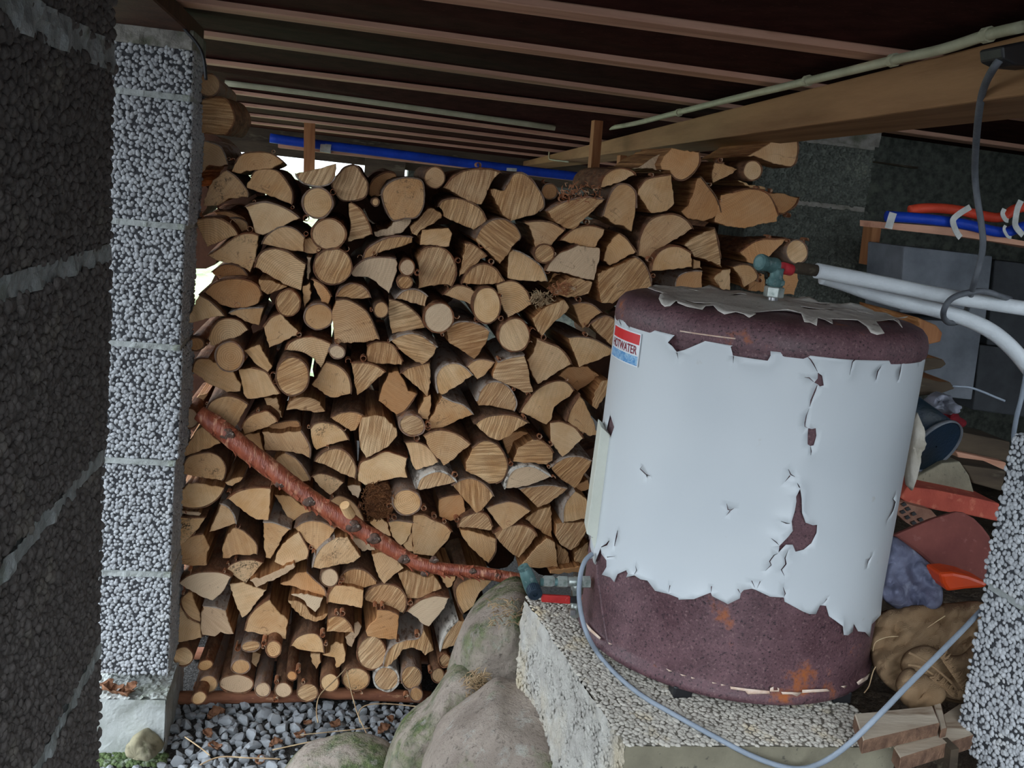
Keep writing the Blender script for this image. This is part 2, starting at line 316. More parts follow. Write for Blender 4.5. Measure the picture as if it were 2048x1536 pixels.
MT['conduit'] = varied('ivory_conduit', srgb(198, 196, 168), srgb(178, 176, 148), 14, .5)
MT['blue'] = varied('blue_pipe', srgb(26, 70, 190), srgb(20, 54, 156), 10, .5, srgb(70, 100, 190), 50, (.66, .74))
MT['redpipe'] = varied('red_orange_pipe', srgb(224, 82, 56), srgb(198, 62, 42), 10, .5)
MT['tape'] = varied('white_tape', srgb(208, 210, 206), srgb(176, 178, 174), 30, .6)
MT['brass'] = varied('nickel_fitting', srgb(186, 192, 186), srgb(150, 158, 154), 60, .35, srgb(110, 130, 118), 40, (.58, .7), 160, .2, .001, .45)
MT['steel'] = varied('bright_steel', srgb(196, 196, 196), srgb(160, 160, 162), 60, .3, None, 60, (.6, .7), 160, .1, .001, .8)
MT['green'] = varied('green_valve_paint', srgb(104, 134, 132), srgb(74, 104, 104), 30, .5, srgb(144, 160, 158), 50, (.58, .68), 120, .4, .002, .2)
MT['navy'] = varied('dark_blue_knob', srgb(46, 62, 76), srgb(30, 42, 54), 30, .5)
MT['redlever'] = varied('red_lever_sleeve', srgb(196, 54, 50), srgb(170, 40, 40), 40, .55, srgb(214, 120, 112), 80, (.68, .76))
MT['redcap'] = varied('red_outlet_cap', srgb(206, 66, 72), srgb(176, 44, 52), 40, .5)
MT['panel_cream'] = varied('cream_enamel', srgb(216, 218, 206), srgb(204, 206, 194), 8, .5)
MT['st_red'] = plain('sticker_red', srgb(222, 32, 44), .4); MT['st_white'] = plain('sticker_white', srgb(236, 240, 244), .4); MT['st_text'] = plain('sticker_text', srgb(140, 32, 56), .4)
mm = Mat('sticker_water', .4); mm.col(mm.mix(mm.step(mm.noise(150, 4, .6, None, .8), .38, .62), srgb(60, 140, 206), srgb(166, 206, 232))); MT['st_blue'] = mm.m
def rust():
    m = Mat('rusted_steel', .55, 0, .5); n1 = m.noise(18, 6, .65); n2 = m.noise(230, 3, .7); n3 = m.noise(9, 5, .7)
    c = m.mix(m.step(n1, .35, .66), srgb(86, 59, 64), srgb(112, 81, 86)); c = m.mix(m.step(n2, .56, .66), c, srgb(40, 28, 34)); c = m.mix(m.step(n2, .42, .34, 0, .55), c, srgb(146, 118, 116))
    c = m.mix(m.math('MULTIPLY', m.step(n3, .60, .70), m.step(n1, .4, .6)), c, srgb(164, 92, 44)); m.col(c)
    m.set(m.b, 'Roughness', m.step(n1, .35, .65, .42, .68)); m.bump(m.math('ADD', n2, m.math('MULTIPLY', n1, .4)), .45, .002); return m.m
MT['rust'] = rust()
mm = Mat('white_tank_paint', .42, 0, .4); c = mm.mix(mm.step(mm.noise(3, 3), .4, .65), srgb(208, 213, 216), srgb(200, 206, 210)); c = mm.mix(mm.math('MULTIPLY', mm.step(mm.noise(38, 4), .70, .78), .25), c, srgb(170, 158, 130)); mm.col(c); mm.bump(mm.noise(22, 3), .08, .004); MT['paint'] = mm.m
MT['lidpaint'] = varied('dusty_lid_paint', srgb(228, 223, 214), srgb(200, 193, 183), 14, .6, srgb(150, 138, 126), 50, (.60, .72))
MT['chip'] = varied('old_primer_chip', srgb(232, 214, 198), srgb(214, 180, 156), 60, .6)
def burlap():
    m = Mat('burlap', .95, 0, .1); a = m.n('TexWave', wave_type='BANDS', bands_direction='X'); m.set(a, 'Scale', 380.0); m.set(a, 'Vector', m.co); m.set(a, 'Distortion', 1.5)
    b = m.n('TexWave', wave_type='BANDS', bands_direction='Z'); m.set(b, 'Scale', 380.0); m.set(b, 'Vector', m.co); m.set(b, 'Distortion', 1.5); wv = m.math('MULTIPLY', a.outputs['Fac'], b.outputs['Fac'])
    c = m.mix(m.step(m.noise(14, 4), .35, .65), srgb(214, 180, 142), srgb(184, 150, 114)); c = m.mix(m.step(wv, .1, .7, .5, 0), c, srgb(84, 60, 38)); m.col(c); m.bump(wv, .7, .003); return m.m
MT['burlap'] = burlap()
def mossy(name, amount, base='rock'):
    m = Mat(name, .92, 0, .2); g = m.n('NewGeometry'); s = m.n('SeparateXYZ'); m.set(s, 0, g.outputs['Normal'])
    c = m.mix(m.step(m.noise(9, 5), .35, .65), srgb(180, 166, 153), srgb(146, 133, 122)); c = m.mix(m.step(m.noise(26, 5, .7), .56, .70, 0, .8), c, srgb(190, 188, 180)); c = m.mix(m.step(m.noise(150, 3, .7), .56, .66, 0, .5), c, srgb(104, 96, 90)); c = m.mix(m.step(m.noise(70, 3), .62, .7, 0, .6), c, srgb(84, 78, 72))
    f = m.math('MULTIPLY', m.step(s.outputs['Z'], -.1, .65, .35, 1.0), m.step(m.noise(40, 4), .28, .5)); f = m.math('MULTIPLY', f, m.step(m.noise(6.5, 5, .65), .60-amount*.25, .72-amount*.25))
    c = m.mix(m.math('MULTIPLY', f, .85), c, m.mix(m.step(m.noise(50, 3), .4, .6), srgb(116, 134, 78), srgb(72, 92, 50))); m.col(c); m.bump(m.math('ADD', m.noise(70, 6, .72), m.math('MULTIPLY', f, m.noise(200, 3))), 1.0, .010); return m.m
MT['moss0'], MT['moss1'], MT['moss2'] = mossy('boulder_bare', .2), mossy('boulder_mossy', .68), mossy('boulder_green', .72)
# ------------------------------------------------------------------ ground, ceiling, beam, walls
def struct(o, label=None): o['kind'] = 'structure'; return o
struct(mk('floor', ([(-12, -8, 0), (12, -8, 0), (12, 6.6, 0), (-12, 6.6, 0)], [(0, 1, 2, 3)]), MT['gravel']))
struct(mk('floor_lawn', ([(-14, 6.6, 0), (14, 6.6, 0), (14, 16, .9), (-14, 16, .9), (14, 40, 1.3), (-14, 40, 1.3)], [(0, 1, 2, 3), (3, 2, 4, 5)]), MT['lawn']))
# joists traced at their real distances; each passes through two points
JO = [(1.20, (1924, -2), (2048, 16)), (1.79, (1024, 25), (1724, 120)), (2.32, (310, 7), (1509, 170)), (2.95, (392, 75), (1369, 210)), (3.57, (415, 130), (1264, 234)),
      (4.20, (478, 190), (1000, 260)), (4.80, (478, 212), (1000, 276)), (5.40, (478, 230), (1000, 292)), (6.00, (478, 245), (1000, 305)), (6.60, (478, 258), (1000, 318))]
JL = []
for Y, a, b in JO:
    A, B = atY(*a, Y), atY(*b, Y); JL.append((Y, (B[2]-A[2])/(B[0]-A[0]), A[2]-(B[2]-A[2])/(B[0]-A[0])*A[0]))
JL = [(0.6, JL[1][1], JL[1][2])]+JL
JL[1] = (1.20, JL[2][1], JL[2][2])
XL, XR, YE = -1.3, 2.6, .15
def jz(i, x): return JL[i][1]*x+JL[i][2]
ceil_o = struct(mk('ceiling', box((XL, YE, JL[2][2]+.10), (XR, 6.7, JL[2][2]+.14)), MT['panel']))
for i, (Y, sl, c0) in enumerate(JL):
    wd = .055 if i > 5 else .08
    V = [(x, y, jz(i, x)+dz) for x in (XL, XR) for y, dz in ((Y-wd, .0), (Y, 0.0), (Y, .014), (Y-wd, .014))]
    bevel_obj(mk('joist', (V, [(0, 1, 2, 3), (4, 7, 6, 5), (0, 4, 5, 1), (1, 5, 6, 2), (2, 6, 7, 3), (3, 7, 4, 0)]), MT['joist'], ceil_o), .002, 1)
    y0, za = (YE, lambda x: jz(0, x)) if i == 0 else (JL[i-1][0], lambda x, i=i: jz(i-1, x))
    P = [(XL, y0, za(XL)+.0145), (XR, y0, za(XR)+.0145), (XR, Y, jz(i, XR)+.0145), (XL, Y, jz(i, XL)+.0145)]
    mk('ceiling_panel', prism(P, (0, 0, .02)), MT['panel'], ceil_o)
# main beam along the depth, right of the pile
bn = np.array((1.0, -.042, 0)); bd_ = .84
def onbeam(px, py): return hit(px, py, bn, bd_)
Bb = [onbeam(2048, 178), onbeam(1504, 276)]
bz = lambda Y: 1.42+.205
V = []
for Y in (YE, 6.5):
    x = .84+.042*Y; zb = 1.42+.205-.010*max(0, Y-2.2); i = min(range(len(JL)), key=lambda k: abs(JL[k][0]-Y)); zt = jz(min(i, len(JL)-1), x)+.0
    V += [(x, Y, zb), (x+.15, Y, zb), (x+.15, Y, zt), (x, Y, zt)]
BEAM = tag(bevel_obj(mk('floor_beam', (V, [(0, 1, 2, 3), (4, 7, 6, 5), (0, 4, 5, 1), (1, 5, 6, 2), (2, 6, 7, 3), (3, 7, 4, 0)]), MT['beam']), .004, 2), 'long pale pine beam under the deck joists, running back over the pile', 'beam')
LB = tag(bevel_obj(mk('floor_beam', box((-.56, .16, 1.42+.262), (-.352, 2.56, 1.42+.30)), MT['plate']), .003, 1), 'brown plate beam end resting on the top of the left block pier', 'beam')
# white conduit clipped along the beam top
cp = [(2060, 56), (1990, 72), (1900, 100), (1800, 122), (1620, 165), (1500, 193), (1420, 212), (1340, 232), (1280, 247), (1230, 256), (1180, 265), (1130, 277), (1080, 289), (1040, 292), (1000, 300), (960, 312)]
P3 = [onbeam(x, y)+np.array((-.012, 0, .0)) for x, y in cp]
cond = tag(mk('cable_conduit', tube(spline(P3, 4), .0085, 10), MT['conduit'], smooth=True), 'ivory white conduit clipped along the upper edge of the long pine beam', 'pipe')
for x, y in ((1990, 72), (1800, 122), (1626, 163), (1366, 226), (1216, 258)):
    p = onbeam(x, y)+np.array((-.012, 0, 0)); q = onbeam(x+8, y-2)+np.array((-.012, 0, 0)); dv = (q-p)/np.linalg.norm(q-p)
    mk('clip', tube([p-dv*.007, p+dv*.007], .0115, 10), MT['conduit'], cond)
drop = [onbeam(*p)+np.array((-.008, 0, 0)) for p in ((1103, 288), (1101, 315), (1108, 320), (1140, 324))]
mk('cable_drop', tube(spline(drop, 4), .004, 8), MT['conduit'], cond, smooth=True)
rod = [atY(450, 166, 3.9), atY(600, 184, 3.9), atY(760, 206, 3.9), atY(900, 226, 3.9), atY(1110, 256, 3.9)]
tag(mk('wooden_pole', tube(spline(rod, 3), .0105, 10, .1), MT['conduit'], smooth=True), 'pale round pole lying along the underside of the joists above the pile', 'pole')
def hose(px, Y): return [atY(x, y, Y) for x, y in px]
tag(mk('black_wire', tube(spline(hose([(316, 0), (360, 48), (396, 90), (408, 120), (412, 160)], 2.30), 5), .0035, 8), MT['black'], smooth=True), 'thin black wire dropping past the top corner of the left pier', 'wire')

# ------------------------------------------------------------------ aggregate block piers
BLK = [0]
def block(name, lo, hi, parent, mat, faces, sp=.0098, r=.0056):
    (x0, y0, z0), (x1, y1, z1) = lo, hi; BLK[0] += 1
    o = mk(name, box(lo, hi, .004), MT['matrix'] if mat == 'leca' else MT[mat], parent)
    fc = {'f': ((x0, y0, z0), (1, 0, 0), (0, 0, 1), (0, -1, 0), x1-x0, z1-z0), 'r': ((x1, y0, z0), (0, 1, 0), (0, 0, 1), (1, 0, 0), y1-y0, z1-z0), 'l': ((x0, y1, z0), (0, -1, 0), (0, 0, 1), (-1, 0, 0), y1-y0, z1-z0), 't': ((x0, y0, z1), (1, 0, 0), (0, 1, 0), (0, 0, 1), x1-x0, y1-y0)}
    grains('aggregate', [fc[k] for k in faces], sp, r, mat, o, BLK[0]); return o
# far left pier: front face at Y 2.35
Yp, xl, xr = 2.35, -.515, -.347
zs = [atY(300, y, Yp)[2] for y in (1352, 1147, 923, 690, 447, 187, 85, 50)]
pier = empty('block_pier', (-.43, 2.45, zs[0]), 'bright grey aggregate block pier left of the woodpile, on the pale footing', 'pier')
for i in range(6):
    g = .007 if i < 5 else .004; dx = (0, -.004, .003, -.002, .004, .001)[i]
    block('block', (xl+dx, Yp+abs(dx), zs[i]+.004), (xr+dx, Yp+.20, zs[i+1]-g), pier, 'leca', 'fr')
    if i < 5:
        mo = gridface((xl+.003, Yp-.001, zs[i+1]-g-.001), (1, 0, 0), (0, 0, 1), xr-xl-.004, g+.006, (0, -1, 0), .004, lambda p, u, v: .006*max(0, noise.noise(Vector(p*70)))+.002)
        mk('mortar_joint', join(mo, box((xl+.003, Yp, zs[i+1]-g-.001), (xr+.001, Yp+.198, zs[i+1]+.005))), MT['mortar'], pier, fix=False)
mk('mortar_cap', join(gridface((xl, Yp-.002, zs[6]-.006), (1, 0, 0), (0, 0, 1), xr-xl, zs[7]-zs[6]+.006, (0, -1, 0), .005, lambda p, u, v: .005*noise.noise(Vector(p*50))), box((xl, Yp, zs[6]-.006), (xr+.002, Yp+.2, zs[7]))), MT['mortar_d'], pier, fix=False)
# footing
fz = atY(260, 1397, 2.29)[2]
def ledge(p, u, v): return .006*noise.fractal(Vector(p*30), .8, 2, 4)+grain(p, .012, .006)
foot = tag(mk('pier_footing', join(gridface((-.60, 2.285, fz), (1, 0, 0), (0, 1, 0), .262, .3, (0, 0, 1), .005, ledge), gridface((-.60, 2.285, -.03), (1, 0, 0), (0, 0, 1), .262, fz+.03, (0, -1, 0), .006, lambda p, u, v: .003*noise.fractal(Vector(p*20), .8, 2, 4)), gridface((-.338, 2.285, -.03), (0, 1, 0), (0, 0, 1), .3, fz+.03, (1, 0, 0), .006, lambda p, u, v: .005*noise.fractal(Vector(p*20), .8, 2, 4)), box((-.60, 2.286, -.03), (-.339, 2.585, fz-.002))), MT['foot'], fix=False), 'pale concrete footing under the bright grey block pier', 'footing')
# near left pier
Yn = 1.28; zj = [atY(x, y, Yn)[2] for x, y in ((186, 1300), (195, 903), (215, 505), (231, 118))]; xn = atY(212, 700, Yn)[0]
near = empty('block_pier', (xn-.1, 1.1, 0), 'dark rough block pier filling the left edge of the picture, nearest', 'pier')
lev = [-.02, zj[0], zj[1], zj[2], zj[3], zj[3]+.255]
for i in range(5):
    if i == 0 and lev[1] < .02: continue
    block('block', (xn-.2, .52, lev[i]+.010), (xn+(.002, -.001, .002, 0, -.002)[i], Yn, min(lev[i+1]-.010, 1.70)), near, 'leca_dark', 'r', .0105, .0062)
    mw = (.011, .011, .011, .017, .017)[i]
    mo = gridface((xn+.001, .52, lev[i+1]-mw), (0, 1, 0), (0, 0, 1), Yn-.52, 2*mw, (1, 0, 0), .005, lambda p, u, v: .006*noise.fractal(Vector(p*26), .8, 2, 4)+.001)
    if i < 4: mk('mortar_joint', join(mo, box((xn-.198, .521, lev[i+1]-mw), (xn, Yn-.001, lev[i+1]+mw))), MT['mortar'], near, fix=False)
# right near pier (its left part is in the frame)
Yr = 1.30; rz = [atY(1960, y, Yr)[2] for y in (1476, 1160)]+[atY(2030, 868, Yr)[2]]
xs = [atY(1952, 1470, Yr)[0]+.012, atY(1946, 1300, Yr)[0], atY(1998, 1010, Yr)[0]]; Yr -= .15
rp = empty('block_pier', (xs[1]+.1, Yr+.1, 0), 'bright grey aggregate block pier cut off by the right edge of the picture', 'pier')
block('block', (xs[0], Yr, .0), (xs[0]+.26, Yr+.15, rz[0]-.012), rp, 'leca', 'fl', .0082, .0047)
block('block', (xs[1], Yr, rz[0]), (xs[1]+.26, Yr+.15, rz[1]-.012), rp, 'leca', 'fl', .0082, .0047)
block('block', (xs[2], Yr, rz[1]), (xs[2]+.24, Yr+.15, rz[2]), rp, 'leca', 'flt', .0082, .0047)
for zz, x0 in ((rz[0], xs[0]+.01), (rz[1], xs[2]+.008)):
    mk('mortar_joint', join(gridface((x0, Yr-.001, zz-.018), (1, 0, 0), (0, 0, 1), .33, .024, (0, -1, 0), .004, lambda p, u, v: .006*noise.fractal(Vector(p*40), .8, 2, 4)+.002), box((x0, Yr, zz-.018), (x0+.33, Yr+.148, zz+.006))), MT['mortar'], rp, fix=False)
# pillar behind the right end of the pile
Yb = 2.62; pz = [0.0]+[atY(1680, y, Yb)[2] for y in (690, 413, 286, 250)]; px0, px1 = atY(1512, 300, Yb)[0], atY(1752, 300, Yb)[0]
pil = empty('block_pillar', ((px0+px1)/2, Yb+.1, 0), 'dark concrete block pillar at the right end of the woodpile', 'pier')
lv = [0, pz[1]-.28, pz[1], pz[2], pz[3]]
for i in range(4):
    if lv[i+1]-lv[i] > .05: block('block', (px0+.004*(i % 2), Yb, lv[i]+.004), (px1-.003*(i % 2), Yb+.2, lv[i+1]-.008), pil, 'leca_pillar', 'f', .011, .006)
    mk('mortar_joint', box((px0+.002, Yb-.002, lv[i+1]-.009), (px1-.004, Yb+.198, lv[i+1]+.005), .002), MT['mortar_d'], pil)
mk('mortar_cap', join(gridface((px0-.004, Yb-.006, pz[3]), (1, 0, 0), (0, 0, 1), px1-px0+.008, pz[4]-pz[3], (0, -1, 0), .008, lambda p, u, v: .004*noise.fractal(Vector(p*22), .8, 2, 4)), box((px0-.004, Yb-.004, pz[3]), (px1+.004, Yb+.2, pz[4]))), MT['mortar_d'], pil, fix=False)
# back and right enclosure of the crawl space
def wallb(name, x0, x1, y0, y1, z1, mat):
    return struct(mk(name, box((x0, y0, 0), (x1, y1, z1)), mat))
wallb('wall_back', 1.36, 3.2, 3.3, 3.5, 1.75, MT['leca_pillar'])
wallb('wall_right', 2.6, 2.8, .9, 3.4, 1.75, MT['leca_pillar']); wallb('wall_light_block', 1.25, 1.45, -9.0, 1.1, 3.2, MT['stackd'])  # the long second wall is unseen, added to block light from the right
# ledge of earth on the right, behind the plinth
zE = .585
struct(mk('floor_bank', gridface((.90, 1.42, zE), (1, 0, 0), (0, 1, 0), 1.75, 1.9, (0, 0, 1), .035, lambda p, u, v: .03*noise.fractal(Vector(p*4), .8, 2, 5)), MT['soil'], smooth=True, fix=False))
struct(mk('floor_bank_face', ([(.90, 1.42, 0), (2.65, 1.42, 0), (2.65, 1.42, zE+.01), (.90, 1.42, zE+.01), (.90, 3.3, 0), (.90, 3.3, zE+.01)], [(0, 1, 2, 3), (0, 3, 5, 4)]), MT['soil']))
# low board and posts closing the far side
fb = tag(mk('fascia_board', prism([atY(400, 296, 6.5), atY(400, 235, 6.5), atY(1330, 340, 6.5), atY(1330, 398, 6.5), atY(560, 312, 6.5)], (0, .03, 0)), MT['darkwood']), 'dark board along the far edge of the deck above the daylight gap', 'board')
tag(mk('fascia_board', prism([atY(732, 300, 6.4), atY(812, 318, 6.4), atY(812, 318, 6.4)*np.array((1, 1, 0)), atY(732, 300, 6.4)*np.array((1, 1, 0))], (0, .04, 0)), MT['darkwood']), 'dark upright board at the right of the daylight gap', 'board')
wallb('wall_far', atY(815, 350, 6.6)[0], 3.2, 6.55, 6.7, 1.8, MT['leca_pillar'])
# hanger posts, shelf plank and blue pipe at the back
YB = 5.0
for k, (a, b, wpx, Yq, lab) in enumerate((((619, 245), (618, 345), 22, 4.9, 'brown wooden hanger post left of the daylight gap, behind the pile'), ((1198, 240), (1189, 352), 17, 3.6, 'tall brown hanger post just left of the rear joist ends, above the pile'), ((1249, 286), (1245, 352), 13, 3.9, 'short brown hanger post right of the taller one, above the pile'))):
    tag(mk('hanger_post', prism([atY(a[0]-wpx/2, a[1], Yq), atY(a[0]+wpx/2, a[1]+2, Yq), atY(b[0]+wpx/2, b[1]+2, Yq), atY(b[0]-wpx/2, b[1], Yq)], (0, .05, 0)), MT['post']), lab, 'post')
tag(mk('shelf_plank', prism([atY(556, 295, YB+.02), atY(556, 287, YB+.02), atY(1190, 352, YB+.02), atY(1190, 366, YB+.02)], (0, .12, 0)), MT['plank']), 'pinkish shelf plank carrying the far blue pipe behind the woodpile', 'plank')
bp = [atY(x, y, YB) for x, y in ((540, 276), (620, 287), (760, 304), (900, 322), (1060, 342), (1200, 358))]
blue1 = tag(mk('blue_pipe', tube(spline(bp, 4), .022, 14), MT['blue'], smooth=True), 'long blue pipe running along the shelf plank above the back of the pile', 'pipe')
for x, y in ((652, 294), (1022, 341)):
    c = atY(x, y, YB); mk('tape_tie', tube([c+np.array((-.025, 0, 0)), c+np.array((.025, -.003, -.003))], .0245, 14, cap=False), MT['tape'], blue1, smooth=True)
